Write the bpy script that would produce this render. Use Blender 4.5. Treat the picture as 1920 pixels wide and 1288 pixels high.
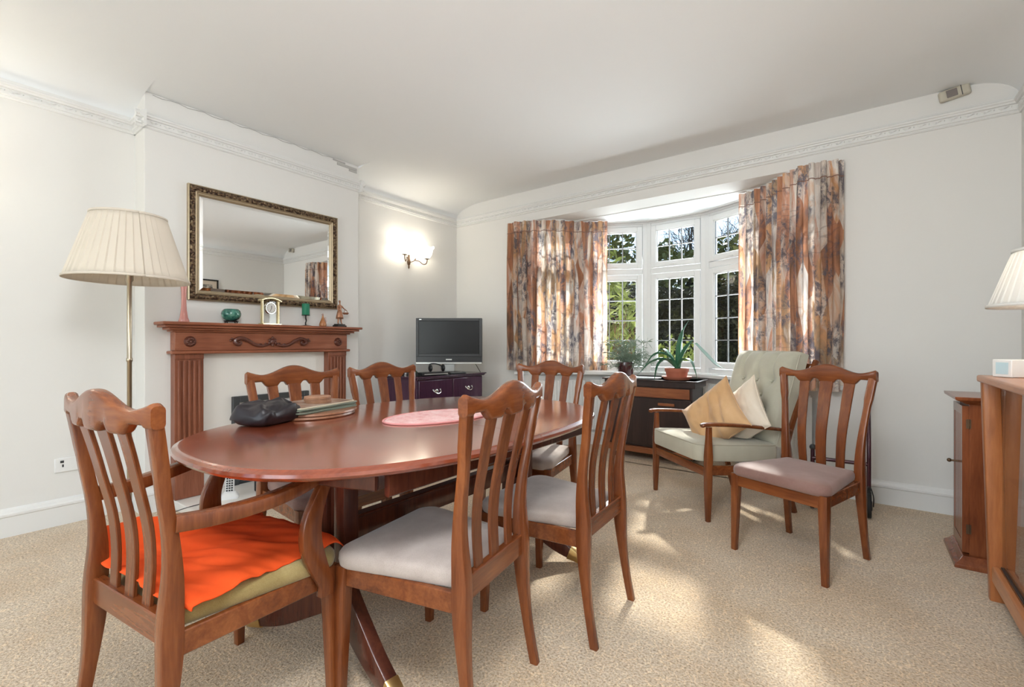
import bpy, bmesh, math, random
from mathutils import Vector, Matrix, noise
import numpy as np
random.seed(7)
PI = math.pi
rad = math.radians
for o in list(bpy.data.objects):
    bpy.data.objects.remove(o)
SC = bpy.context.scene
COL = SC.collection

# ------------------------------------------------------------------ camera
cam_d = bpy.data.cameras.new('camera'); cam = bpy.data.objects.new('camera', cam_d); COL.objects.link(cam)
cam_d.sensor_width = 36; cam_d.lens = 36 * 870 / 1920; cam_d.clip_start = .05; cam_d.clip_end = 200
cam.location = (0, 0, 1.10); cam.rotation_euler = (rad(90), 0, rad(36.8))
SC.camera = cam
# ------------------------------------------------------------------ world, sun, daylight from the rear window
SC.view_settings.view_transform = 'Standard'; SC.view_settings.look = 'None'
SC.view_settings.gamma = 1; SC.view_settings.use_curve_mapping = False
SC.view_settings.exposure = 0.74
W = bpy.data.worlds.new('world'); SC.world = W; W.use_nodes = True
wn = W.node_tree.nodes; wl = W.node_tree.links; wn.clear()
wo = wn.new('ShaderNodeOutputWorld'); wb = wn.new('ShaderNodeBackground'); wt = wn.new('ShaderNodeTexSky')
wt.sky_type = 'NISHITA'; wt.sun_disc = False; wt.sun_elevation = rad(35.4); wt.sun_rotation = rad(18)
wt.altitude = 50; wt.air_density = 1.0; wt.dust_density = .6; wt.ozone_density = 1.5
wb.inputs['Strength'].default_value = .19
wl.new(wt.outputs[0], wb.inputs['Color']); wl.new(wb.outputs[0], wo.inputs['Surface'])
def light(name, kind, loc, rot, energy, color=(1, 1, 1), **kw):
    d = bpy.data.lights.new(name, kind); o = bpy.data.objects.new(name, d); COL.objects.link(o)
    o.location = loc; o.rotation_euler = rot; d.energy = energy; d.color = color
    for k, v in kw.items(): setattr(d, k, v)
    return o
sunv = Vector((.27, -.96, -.71)).normalized()
sun = light('sun', 'SUN', (0, 10, 10), sunv.to_track_quat('-Z', 'Y').to_euler(), 4.0, (1, .955, .88), angle=rad(2.2))
rear_l = light('rear_window_daylight', 'AREA', (-.9, -3.45, 1.45), (rad(90), 0, 0), 62, (.90, .96, 1), shape='RECTANGLE', size=2.8, size_y=2.2)
rear_l.rotation_euler = Vector((0, 1, -.0)).to_track_quat('-Z', 'Z').to_euler()
bay_l = light('bay_daylight', 'AREA', (-1.53, 5.7, 1.4), (0, 0, 0), 150, (.90, .96, 1), shape='RECTANGLE', size=2.6, size_y=1.6)
bay_l.rotation_euler = Vector((0, -1, .02)).to_track_quat('-Z', 'Z').to_euler()

fill_l = light('rear_ceiling_lamp_light', 'POINT', (-.35, .05, 2.3), (0, 0, 0), 48, (.97, .985, 1), shadow_soft_size=.25)  # added fill light above the camera to brighten the room, no ceiling fitting there

# ------------------------------------------------------------------ materials
def mat(name, col=(.8, .8, .8), rough=.5, metal=0, spec=.5, coat=0, coat_rough=.1, sheen=0, trans=0, emis=None, estr=0, ior=1.45):
    m = bpy.data.materials.new(name); m.use_nodes = True
    b = m.node_tree.nodes['Principled BSDF']
    b.inputs['Base Color'].default_value = (*col, 1); b.inputs['Roughness'].default_value = rough
    b.inputs['Metallic'].default_value = metal; b.inputs['Specular IOR Level'].default_value = spec
    b.inputs['Coat Weight'].default_value = coat; b.inputs['Coat Roughness'].default_value = coat_rough
    b.inputs['Sheen Weight'].default_value = sheen; b.inputs['Transmission Weight'].default_value = trans
    b.inputs['IOR'].default_value = ior
    if emis: b.inputs['Emission Color'].default_value = (*emis, 1); b.inputs['Emission Strength'].default_value = estr
    return m
def N(m, t, **kw):
    n = m.node_tree.nodes.new(t)
    for k, v in kw.items():
        if k in n.inputs: n.inputs[k].default_value = v
        else: setattr(n, k, v)
    return n
def L(m, a, b): m.node_tree.links.new(a, b)
def ramp(m, stops, src):
    r = N(m, 'ShaderNodeValToRGB'); e = r.color_ramp.elements
    while len(e) < len(stops): e.new(.5)
    for i, (p, c) in enumerate(stops): e[i].position = p; e[i].color = (*c, 1)
    L(m, src, r.inputs[0]); return r
def coords(m, scale=(1, 1, 1), kind='Object'):
    tc = N(m, 'ShaderNodeTexCoord'); mp = N(m, 'ShaderNodeMapping'); mp.inputs['Scale'].default_value = scale
    L(m, tc.outputs[kind], mp.inputs[0]); return mp.outputs[0]
def bump(m, h, strength=.3, dist=.01):
    b = m.node_tree.nodes['Principled BSDF']; bp = N(m, 'ShaderNodeBump'); bp.inputs['Strength'].default_value = strength
    bp.inputs['Distance'].default_value = dist; L(m, h, bp.inputs['Height']); L(m, bp.outputs[0], b.inputs['Normal'])
def wood(name, c1, c2, c3, rough=.32, scale=(22, 22, 2.2), coat=.25, bumps=.05):
    m = mat(name, c2, rough, coat=coat, coat_rough=.18, spec=.45); b = m.node_tree.nodes['Principled BSDF']
    v = coords(m, scale)
    n1 = N(m, 'ShaderNodeTexNoise', Scale=1.0, Detail=8.0, Roughness=.62, Distortion=.8); L(m, v, n1.inputs['Vector'])
    n2 = N(m, 'ShaderNodeTexNoise', Scale=6.0, Detail=5.0, Roughness=.6); L(m, v, n2.inputs['Vector'])
    v3 = coords(m, (3, 3, 2)); n3 = N(m, 'ShaderNodeTexNoise', Scale=1.3, Detail=2.0); L(m, v3, n3.inputs['Vector'])
    mx = N(m, 'ShaderNodeMix', data_type='FLOAT'); mx.inputs[0].default_value = .3
    L(m, n1.outputs[0], mx.inputs[2]); L(m, n2.outputs[0], mx.inputs[3])
    mx2 = N(m, 'ShaderNodeMix', data_type='FLOAT'); mx2.inputs[0].default_value = .3
    L(m, mx.outputs[0], mx2.inputs[2]); L(m, n3.outputs[0], mx2.inputs[3])
    r = ramp(m, [(.33, c1), (.5, c2), (.68, c3)], mx2.outputs[0]); L(m, r.outputs[0], b.inputs['Base Color'])
    bump(m, n2.outputs[0], bumps, .002)
    return m
def fabric(name, c1, c2, scale=6, fine=500, rough=.9, sheen=.35, bstr=.25):
    m = mat(name, c1, rough, sheen=sheen, spec=.2); b = m.node_tree.nodes['Principled BSDF']
    v = coords(m); n = N(m, 'ShaderNodeTexNoise', Scale=scale, Detail=4.0, Roughness=.6); L(m, v, n.inputs['Vector'])
    f = N(m, 'ShaderNodeTexNoise', Scale=fine, Detail=2.0); L(m, v, f.inputs['Vector'])
    mx = N(m, 'ShaderNodeMix', data_type='FLOAT'); mx.inputs[0].default_value = .3
    L(m, n.outputs[0], mx.inputs[2]); L(m, f.outputs[0], mx.inputs[3])
    r = ramp(m, [(.35, c1), (.65, c2)], mx.outputs[0]); L(m, r.outputs[0], b.inputs['Base Color'])
    bump(m, f.outputs[0], bstr, .002); return m
M = {}
M['wall'] = mat('wall_paint', (.785, .775, .75), .75, spec=.2)
M['ceil'] = mat('ceiling_paint', (.88, .895, .90), .85, spec=.15)
M['gloss'] = mat('white_gloss_paint', (.80, .80, .785), .3, spec=.5)
M['upvc'] = mat('white_window_frame', (.84, .85, .85), .25, spec=.5)
M['teak'] = wood('reddish_teak', (.075, .017, .005), (.185, .050, .014), (.30, .098, .029), rough=.27, coat=.35)
M['teak_h'] = wood('reddish_teak_rail', (.085, .020, .006), (.205, .057, .016), (.32, .108, .032), rough=.27, coat=.35, scale=(2.2, 22, 22))
M['table'] = wood('mahogany_table', (.15, .028, .012), (.24, .052, .022), (.32, .08, .034), rough=.16, scale=(16, 2, 16), coat=1.0, bumps=.03)
M['tbl_dark'] = wood('dark_table_wood', (.035, .010, .008), (.08, .021, .012), (.14, .040, .020), rough=.25)
M['mantel'] = wood('mantel_mahogany', (.15, .042, .020), (.28, .090, .043), (.40, .155, .085), rough=.4, scale=(24, 1.6, 24), coat=.1)
M['mantel_v'] = wood('mantel_mahogany_upright', (.12, .035, .018), (.23, .075, .038), (.33, .12, .065), rough=.4, coat=.1)
M['mantel_d'] = wood('carved_dark_wood', (.06, .018, .012), (.11, .034, .022), (.18, .06, .04), rough=.3, coat=.4)
M['cab'] = wood('cabinet_cherry', (.24, .075, .022), (.40, .135, .042), (.52, .20, .07), rough=.3)
M['cab_y'] = wood('cabinet_cherry_top', (.30, .10, .032), (.50, .19, .065), (.60, .26, .10), rough=.3, scale=(22, 2.2, 22))
M['cup'] = wood('cupboard_mahogany', (.12, .03, .012), (.22, .062, .022), (.32, .10, .036), rough=.25)
M['burg'] = wood('burgundy_lacquer', (.035, .011, .028), (.055, .018, .042), (.085, .032, .062), rough=.22, coat=.5)
M['blackwood'] = wood('dark_brown_trolley', (.014, .007, .006), (.028, .013, .011), (.05, .024, .02), rough=.4)
M['rosew'] = wood('rosewood_strip', (.16, .045, .016), (.28, .09, .032), (.40, .15, .055), scale=(2.2, 22, 22))
M['seat'] = fabric('grey_mauve_velvet', (.36, .295, .26), (.56, .49, .45), 5)
M['seat_side'] = fabric('brown_velvet_side', (.30, .18, .12), (.40, .26, .18), 9)
M['vinyl'] = fabric('mauve_brown_velvet', (.19, .095, .075), (.31, .19, .165), 5, rough=.55, sheen=.3)
M['olive'] = fabric('olive_velvet', (.27, .195, .07), (.47, .375, .17), 8)
M['orange'] = fabric('orange_cloth', (.84, .085, .016), (.90, .12, .025), 3, fine=900, sheen=.0)
M['sage'] = fabric('sage_green_fabric', (.46, .44, .345), (.56, .54, .44), 4)
M['gold_cush'] = fabric('golden_cushion_cloth', (.62, .36, .17), (.74, .48, .26), 4, fine=700)
M['cream_cush'] = fabric('cream_cushion_cloth', (.78, .66, .52), (.86, .77, .65), 4, fine=700)
M['black_lth'] = mat('black_soft_leather', (.018, .014, .018), .38, spec=.5)
M['black_pl'] = mat('black_plastic', (.012, .012, .013), .35)
M['screen'] = mat('tv_screen', (.010, .010, .011), .25, spec=.3)
M['dgrey'] = mat('dark_grey_metal', (.07, .075, .078), .45, metal=.4)
M['silver'] = mat('silver_plastic', (.55, .55, .53), .3, metal=.6)
M['chrome'] = mat('chrome', (.75, .74, .72), .14, metal=1)
M['brass'] = mat('brass', (.70, .50, .22), .28, metal=1)
M['pale_brass'] = mat('pale_gilt', (.80, .68, .42), .25, metal=.7)
M['bronze'] = mat('antique_bronze', (.16, .10, .06), .4, metal=.8)
M['gold_lacq'] = mat('champagne_gilt', (.46, .37, .25), .35, metal=.7)
M['terra'] = mat('terracotta', (.45, .145, .085), .7)
M['white_marble'] = mat('cream_marble', (.82, .79, .74), .3)
M['white_pl'] = mat('white_plastic', (.82, .82, .81), .35)
M['lampmetal'] = mat('brushed_lamp_metal', (.45, .38, .28), .3, metal=1)
M['burgmetal'] = mat('burgundy_tube', (.065, .016, .03), .25, metal=.3, coat=.6)
M['rubber'] = mat('black_rubber', (.015, .015, .015), .7)
M['mirror'] = mat('mirror_glass', (.90, .91, .90), .01, metal=1)
M['pinkglass'] = mat('pink_art_glass', (.85, .38, .33), .08, trans=.35, coat=.6)
M['greenc'] = mat('green_candle', (.015, .20, .11), .5)
M['leafd'] = mat('dark_green_leaf', (.045, .16, .085), .4)
M['leafs'] = mat('grey_green_leaf', (.20, .27, .20), .5)
M['paper'] = mat('paper', (.75, .74, .70), .8)
M['ink'] = mat('ink', (.05, .05, .05), .8)
M['lead'] = mat('lead_came', (.30, .31, .32), .4, metal=.4)
M['brick'] = mat('outside_wall', (.40, .30, .24), .9)
# plaster relief on walls
for k, s in (('wall', .06), ('ceil', .05)):
    m = M[k]; n = N(m, 'ShaderNodeTexNoise', Scale=7.0, Detail=5.0, Roughness=.6); L(m, coords(m), n.inputs['Vector']); bump(m, n.outputs[0], s, .02)
# carpet
m = M['carpet'] = mat('beige_carpet', (.5, .4, .3), .95, sheen=.25, spec=.1); b = m.node_tree.nodes['Principled BSDF']
v = coords(m)
n1 = N(m, 'ShaderNodeTexNoise', Scale=120.0, Detail=3.0, Roughness=.7); L(m, v, n1.inputs['Vector'])
n2 = N(m, 'ShaderNodeTexNoise', Scale=2.2, Detail=4.0, Roughness=.6); L(m, v, n2.inputs['Vector'])
n3 = N(m, 'ShaderNodeTexVoronoi', Scale=34.0, distance='CHEBYCHEV', feature='DISTANCE_TO_EDGE')
nd = N(m, 'ShaderNodeTexNoise', Scale=9.0, Detail=2.0); L(m, v, nd.inputs['Vector'])
va = N(m, 'ShaderNodeVectorMath', operation='MULTIPLY_ADD'); va.inputs[1].default_value = (.12, .12, .12); L(m, nd.outputs['Color'], va.inputs[0]); L(m, v, va.inputs[2]); L(m, va.outputs[0], n3.inputs['Vector'])
r1 = ramp(m, [(.30, (.22, .145, .085)), (.44, (.58, .45, .31)), (.62, (.78, .67, .53))], n1.outputs[0])
r2 = ramp(m, [(.35, (.88, .80, .70)), (.6, (1, 1, 1))], n2.outputs[0])
mm = N(m, 'ShaderNodeMix', data_type='RGBA', blend_type='MULTIPLY'); mm.inputs[0].default_value = .8
L(m, r1.outputs[0], mm.inputs[6]); L(m, r2.outputs[0], mm.inputs[7])
r3 = ramp(m, [(.0, (1.4, 1.38, 1.3)), (.07, (.96, .96, .96))], n3.outputs[0])
mq = N(m, 'ShaderNodeMix', data_type='RGBA', blend_type='MULTIPLY'); mq.inputs[0].default_value = .7
L(m, mm.outputs[2], mq.inputs[6]); L(m, r3.outputs[0], mq.inputs[7]); L(m, mq.outputs[2], b.inputs['Base Color'])
bump(m, n1.outputs[0], .8, .007)
# window glass and cabinet glass: clear with a faint reflection
def glass(name, refl=.04, tint=(.97, .98, .975)):
    m = bpy.data.materials.new(name); m.use_nodes = True; nt = m.node_tree; nt.nodes.clear()
    o = N(m, 'ShaderNodeOutputMaterial'); t = N(m, 'ShaderNodeBsdfTransparent'); t.inputs[0].default_value = (*tint, 1)
    g = N(m, 'ShaderNodeBsdfGlossy'); g.inputs['Roughness'].default_value = .01
    ge = N(m, 'ShaderNodeNewGeometry'); dt = N(m, 'ShaderNodeVectorMath', operation='DOT_PRODUCT'); L(m, ge.outputs['Normal'], dt.inputs[0]); L(m, ge.outputs['Incoming'], dt.inputs[1])
    ab = N(m, 'ShaderNodeMath', operation='ABSOLUTE'); L(m, dt.outputs['Value'], ab.inputs[0])
    om = N(m, 'ShaderNodeMath', operation='SUBTRACT'); om.inputs[0].default_value = 1; L(m, ab.outputs[0], om.inputs[1])
    pw = N(m, 'ShaderNodeMath', operation='POWER'); L(m, om.outputs[0], pw.inputs[0]); pw.inputs[1].default_value = 5
    f = N(m, 'ShaderNodeMath', operation='MULTIPLY_ADD'); L(m, pw.outputs[0], f.inputs[0]); f.inputs[1].default_value = 1 - refl; f.inputs[2].default_value = refl
    mx = N(m, 'ShaderNodeMixShader'); L(m, f.outputs[0], mx.inputs[0]); L(m, t.outputs[0], mx.inputs[1]); L(m, g.outputs[0], mx.inputs[2]); L(m, mx.outputs[0], o.inputs[0])
    return m
M['glass'] = glass('window_glass', .012); M['cabglass'] = glass('cabinet_glass', .10)
# curtain cloth: printed pattern, lets light through
for ck, ctr in (('curtain', .5), ('curtain_lined', .12)):
  m = bpy.data.materials.new('printed_' + ck); m.use_nodes = True; nt = m.node_tree; nt.nodes.clear(); M[ck] = m
  o_ = N(m, 'ShaderNodeOutputMaterial'); df = N(m, 'ShaderNodeBsdfDiffuse'); tr = N(m, 'ShaderNodeBsdfTranslucent'); mx = N(m, 'ShaderNodeMixShader'); mx.inputs[0].default_value = ctr
  v = coords(m, (1, 1, 1), 'UV')
  def stretched(s): 
      q = N(m, 'ShaderNodeMapping'); q.inputs['Scale'].default_value = s; L(m, v, q.inputs[0]); return q.outputs[0]
  p1 = N(m, 'ShaderNodeTexVoronoi', Scale=1.0, Randomness=.9); L(m, stretched((10, 2.0, 1)), p1.inputs['Vector'])
  wv = N(m, 'ShaderNodeTexNoise', Scale=1.0, Detail=5.0, Roughness=.65, Distortion=1.0); L(m, stretched((9, 2.2, 1)), wv.inputs['Vector'])
  sp = N(m, 'ShaderNodeSeparateColor'); L(m, p1.outputs['Color'], sp.inputs[0])
  ad = N(m, 'ShaderNodeMix', data_type='FLOAT'); ad.inputs[0].default_value = .5; L(m, sp.outputs[0], ad.inputs[2]); L(m, wv.outputs[0], ad.inputs[3])
  rc = ramp(m, [(.20, (.26, .15, .10)), (.30, (.55, .27, .16)), (.38, (.66, .38, .27)), (.45, (.80, .72, .64)), (.52, (.45, .32, .21)), (.59, (.70, .40, .22)), (.67, (.82, .76, .70)), (.78, (.36, .26, .22))], ad.outputs[0])
  sc = N(m, 'ShaderNodeTexNoise', Scale=1.0, Detail=7.0, Roughness=.8, Distortion=.6); L(m, stretched((16, 10, 1)), sc.inputs['Vector'])
  sm = N(m, 'ShaderNodeTexNoise', Scale=1.0, Detail=2.0); L(m, stretched((7, 2.6, 1)), sm.inputs['Vector'])
  rs = ramp(m, [(.45, (0, 0, 0)), (.55, (1, 1, 1))], sc.outputs[0]); rm = ramp(m, [(.47, (0, 0, 0)), (.55, (1, 1, 1))], sm.outputs[0])
  ml = N(m, 'ShaderNodeMath', operation='MULTIPLY'); L(m, rs.outputs[0], ml.inputs[0]); L(m, rm.outputs[0], ml.inputs[1])
  mc = N(m, 'ShaderNodeMix', data_type='RGBA'); mk = N(m, 'ShaderNodeMath', operation='MULTIPLY'); mk.inputs[1].default_value = .95; L(m, ml.outputs[0], mk.inputs[0]); L(m, mk.outputs[0], mc.inputs[0]); L(m, rc.outputs[0], mc.inputs[6]); mc.inputs[7].default_value = (.17, .155, .18, 1)
  bn = N(m, 'ShaderNodeTexNoise', Scale=1.0, Detail=2.0, Distortion=.3); L(m, stretched((1.6, 7, 1)), bn.inputs['Vector'])
  rb = ramp(m, [(.60, (0, 0, 0)), (.615, (.45, .45, .45)), (.64, (0, 0, 0))], bn.outputs[0])
  mc2 = N(m, 'ShaderNodeMix', data_type='RGBA'); L(m, rb.outputs[0], mc2.inputs[0]); L(m, mc.outputs[2], mc2.inputs[6]); mc2.inputs[7].default_value = (.2, .14, .14, 1)
  L(m, mc2.outputs[2], df.inputs[0]); L(m, mc2.outputs[2], tr.inputs[0])
  L(m, df.outputs[0], mx.inputs[1]); L(m, tr.outputs[0], mx.inputs[2]); L(m, mx.outputs[0], o_.inputs[0])

def translucent(name, col, fac, emis=None, es=0):
    m = bpy.data.materials.new(name); m.use_nodes = True; nt = m.node_tree; nt.nodes.clear()
    o = N(m, 'ShaderNodeOutputMaterial'); a = N(m, 'ShaderNodeBsdfDiffuse'); t = N(m, 'ShaderNodeBsdfTranslucent'); x = N(m, 'ShaderNodeMixShader'); x.inputs[0].default_value = fac
    a.inputs[0].default_value = (*col, 1); t.inputs[0].default_value = (*col, 1)
    L(m, a.outputs[0], x.inputs[1]); L(m, t.outputs[0], x.inputs[2]); s = x.outputs[0]
    if emis:
        e = N(m, 'ShaderNodeEmission'); e.inputs[0].default_value = (*emis, 1); e.inputs[1].default_value = es
        ad = N(m, 'ShaderNodeAddShader'); L(m, s, ad.inputs[0]); L(m, e.outputs[0], ad.inputs[1]); s = ad.outputs[0]
    L(m, s, o.inputs[0]); return m
M['shade'] = translucent('cream_pleated_shade', (.84, .77, .67), .3)
M['shade_w'] = translucent('white_pleated_shade', (.86, .85, .82), .3)
M['sconce_gl'] = translucent('lit_frosted_glass', (.9, .88, .82), .5, (1, .93, .82), 3.0)
# mirror frame
m = M['ornate'] = mat('ornate_dark_gilt', (.08, .05, .03), .4, metal=.5); b = m.node_tree.nodes['Principled BSDF']
vo = N(m, 'ShaderNodeTexVoronoi', Scale=60.0, feature='SMOOTH_F1'); L(m, coords(m), vo.inputs['Vector'])
rr = ramp(m, [(.25, (.30, .22, .13)), (.5, (.07, .04, .026)), (.8, (.028, .014, .010))], vo.outputs[0]); L(m, rr.outputs[0], b.inputs['Base Color'])
inv = N(m, 'ShaderNodeMath', operation='SUBTRACT'); inv.inputs[0].default_value = 1; L(m, vo.outputs[0], inv.inputs[1]); bump(m, inv.outputs[0], 1.0, .02)
# glazed green bowl
m = M['greenbowl'] = mat('green_crackle_glaze', (.05, .22, .18), .12, coat=.8); b = m.node_tree.nodes['Principled BSDF']
n_ = N(m, 'ShaderNodeTexNoise', Scale=30.0, Detail=6.0, Roughness=.8); L(m, coords(m), n_.inputs['Vector'])
rr = ramp(m, [(.38, (.01, .07, .06)), (.52, (.04, .20, .15)), (.68, (.22, .42, .33))], n_.outputs[0]); L(m, rr.outputs[0], b.inputs['Base Color'])
# quilted mat
m = M['quilt'] = fabric('pink_quilted_cotton', (.62, .26, .25), (.80, .55, .53), 14); b = m.node_tree.nodes['Principled BSDF']
# foliage for outside
def leafmat(name, stops, sc=2.5):
    m = mat(name, stops[0][1], .6, spec=.3); b = m.node_tree.nodes['Principled BSDF']
    n = N(m, 'ShaderNodeTexNoise', Scale=sc, Detail=3.0); L(m, coords(m), n.inputs['Vector'])
    r = ramp(m, stops, n.outputs[0]); L(m, r.outputs[0], b.inputs['Base Color']); return m
M['hedge'] = leafmat('hedge_leaves', [(.35, (.020, .019, .008)), (.55, (.045, .042, .015)), (.7, (.10, .09, .03))], 3)
M['ever'] = leafmat('evergreen_leaves', [(.3, (.07, .085, .025)), (.55, (.16, .17, .045)), (.7, (.32, .30, .10))], 2)
M['bamboo'] = leafmat('yellow_green_leaves', [(.3, (.12, .15, .03)), (.5, (.28, .32, .07)), (.7, (.48, .50, .18))], 5)
M['redstem'] = leafmat('red_stems', [(.3, (.17, .06, .035)), (.6, (.30, .13, .07))], 5)
M['bark'] = mat('grey_bark', (.09, .075, .065), .9)
M['lawn'] = leafmat('lawn', [(.3, (.05, .07, .02)), (.6, (.10, .13, .035)), (.8, (.16, .15, .06))], 6)

# ------------------------------------------------------------------ geometry helpers
def link(name, me, mats, parent=None, loc=None):
    o = bpy.data.objects.new(name, me); COL.objects.link(o)
    if not isinstance(mats, (list, tuple)): mats = [mats]
    for x in mats: me.materials.append(x)
    if parent is not None: o.parent = parent
    if loc is not None: o.location = loc
    return o
def obj(name, bm, mats, parent=None, smooth=True, bevel=0, seg=2, sub=0, solid=0, angle=40, loc=None):
    bmesh.ops.recalc_face_normals(bm, faces=bm.faces)
    me = bpy.data.meshes.new(name); bm.to_mesh(me); bm.free()
    o = link(name, me, mats, parent, loc)
    if smooth:
        for p in me.polygons: p.use_smooth = True
        me.set_sharp_from_angle(angle=rad(angle))
    if solid: md = o.modifiers.new('solid', 'SOLIDIFY'); md.thickness = solid; md.offset = 0
    if bevel: md = o.modifiers.new('bevel', 'BEVEL'); md.width = bevel; md.segments = seg; md.limit_method = 'ANGLE'; md.angle_limit = rad(38)
    if sub: md = o.modifiers.new('sub', 'SUBSURF'); md.levels = sub; md.render_levels = sub
    return o
def thing(name, label, cat, loc=(0, 0, 0), rz=0, group=None):
    o = bpy.data.objects.new(name, None); COL.objects.link(o); o.location = loc; o.rotation_euler = (0, 0, rz); o.empty_display_size = .1
    o['label'] = label; o['category'] = cat
    if group: o['group'] = group
    return o
def tag(o, label, cat, group=None):
    o['label'] = label; o['category'] = cat
    if group: o['group'] = group
    return o
def struct(o, label=None):
    o['kind'] = 'structure'
    if label: o['label'] = label; o['category'] = o.name.split('_')[0]
    return o
def B(): return bmesh.new()
def box(bm, a, b, M4=None):
    """axis box between corners a and b"""
    vs = [bm.verts.new((x, y, z)) for z in (a[2], b[2]) for y in (a[1], b[1]) for x in (a[0], b[0])]
    if M4 is not None:
        for v in vs: v.co = M4 @ v.co
    for f in ((0, 2, 3, 1), (4, 5, 7, 6), (0, 1, 5, 4), (2, 6, 7, 3), (0, 4, 6, 2), (1, 3, 7, 5)): bm.faces.new([vs[i] for i in f])
    return vs
def loft(bm, rings, cap=True, closed=True):
    R = [[bm.verts.new(p) for p in r] for r in rings]; n = len(R[0])
    for a, b in zip(R[:-1], R[1:]):
        for i in range(n if closed else n - 1):
            j = (i + 1) % n; bm.faces.new((a[i], a[j], b[j], b[i]))
    if cap and closed:
        bm.faces.new(R[0][::-1]); bm.faces.new(R[-1])
    return R
def rrect(hx, hy, r=None, n=3):
    r = min(hx, hy) * .4 if r is None else min(r, hx * .99, hy * .99); out = []
    for sx, sy, a0 in ((1, 1, 0), (-1, 1, 90), (-1, -1, 180), (1, -1, 270)):
        for k in range(n + 1):
            a = rad(a0 + 90 * k / n); out.append((sx * (hx - r) + r * math.cos(a), sy * (hy - r) + r * math.sin(a)))
    return out
def bar(bm, secs, r=None, n=3):
    """secs: (center, hx, hy) horizontal rounded sections, lofted (upright member)"""
    loft(bm, [[(c[0] + u, c[1] + w, c[2]) for u, w in rrect(hx, hy, r, n)] for c, hx, hy in secs])
def sweep(bm, pts, w, t, side=None, r=None, n=2, cap=True):
    """sweep a rounded rectangle (width w along 'side', thickness t) along pts; w,t scalar or list"""
    P = [Vector(p) for p in pts]; k = len(P); rings = []
    for i, p in enumerate(P):
        T = (P[min(i + 1, k - 1)] - P[max(i - 1, 0)]).normalized()
        if side is None:
            s = T.cross(Vector((0, 0, 1))); s = s.normalized() if s.length > 1e-4 else Vector((1, 0, 0))
        else:
            s = Vector(side); s = (s - T * s.dot(T)).normalized()
        u = s.cross(T).normalized()
        ww = w[i] if isinstance(w, (list, tuple)) else w; tt = t[i] if isinstance(t, (list, tuple)) else t
        rings.append([p + s * a + u * b_ for a, b_ in rrect(ww / 2, tt / 2, r, n)])
    loft(bm, rings, cap)
def tube(bm, pts, rr, n=10, cap=True):
    P = [Vector(p) for p in pts]; k = len(P); rings = []; s = None
    for i, p in enumerate(P):
        T = (P[min(i + 1, k - 1)] - P[max(i - 1, 0)]).normalized()
        if s is None:
            s = T.cross(Vector((0, 0, 1))); s = s.normalized() if s.length > 1e-3 else Vector((1, 0, 0))
        else: s = (s - T * s.dot(T)).normalized()
        u = T.cross(s); q = rr[i] if isinstance(rr, (list, tuple)) else rr
        rings.append([p + (s * math.cos(2 * PI * a / n) + u * math.sin(2 * PI * a / n)) * q for a in range(n)])
    loft(bm, rings, cap)
def lathe(bm, prof, n=32, c=(0, 0, 0), cap=True):
    loft(bm, [[(c[0] + r * math.cos(2 * PI * a / n), c[1] + r * math.sin(2 * PI * a / n), c[2] + z) for a in range(n)] for r, z in prof], cap)
def prism(bm, outline, z0, z1):
    loft(bm, [[(x, y, z) for x, y in outline] for z in (z0, z1)])
def smoothpath(pts, n=6):
    """Catmull-Rom"""
    P = [Vector(p) for p in pts]; out = []
    for i in range(len(P) - 1):
        p0 = P[max(i - 1, 0)]; p1 = P[i]; p2 = P[i + 1]; p3 = P[min(i + 2, len(P) - 1)]
        for k in range(n):
            t = k / n; out.append(.5 * ((2 * p1) + (p2 - p0) * t + (2 * p0 - 5 * p1 + 4 * p2 - p3) * t * t + (3 * p1 - p0 - 3 * p2 + p3) * t ** 3))
    out.append(P[-1]); return out
def grid(bm, nx, ny, f, uvf=None):
    V = [[bm.verts.new(f(i / nx, j / ny)) for j in range(ny + 1)] for i in range(nx + 1)]
    uvl = bm.loops.layers.uv.verify() if uvf else None
    for i in range(nx):
        for j in range(ny):
            fc = bm.faces.new((V[i][j], V[i + 1][j], V[i + 1][j + 1], V[i][j + 1]))
            if uvf:
                for lp, (a, b_) in zip(fc.loops, ((i, j), (i + 1, j), (i + 1, j + 1), (i, j + 1))): lp[uvl].uv = uvf(a / nx, b_ / ny)
    return V
def sphere(bm, c, r, sc=(1, 1, 1), u=14, v=10):
    bmesh.ops.create_uvsphere(bm, u_segments=u, v_segments=v, radius=r, matrix=Matrix.Translation(c) @ Matrix.Diagonal((*sc, 1)))
def copy_thing(src, name_loc, rz, label, group=None):
    r = src.copy(); COL.objects.link(r); r.location = name_loc; r.rotation_euler = (0, 0, rz); r['label'] = label
    if group: r['group'] = group
    for ch in list(src.children):
        c = ch.copy(); COL.objects.link(c); c.parent = r
        for g in ch.children: d = g.copy(); COL.objects.link(d); d.parent = c
    return r
def text(body, size, mat_, parent, loc, rot, name='lettering', ext=.0006, align='CENTER'):
    cu = bpy.data.curves.new(name, 'FONT'); cu.body = body; cu.size = size; cu.extrude = ext; cu.align_x = align; cu.align_y = 'CENTER'
    o = bpy.data.objects.new(name, cu); COL.objects.link(o)
    dg = bpy.context.evaluated_depsgraph_get(); me = bpy.data.meshes.new_from_object(o.evaluated_get(dg)); bpy.data.objects.remove(o)
    me.materials.clear(); o = link(name, me, mat_, parent); o.location = loc; o.rotation_euler = rot; return o

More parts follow.
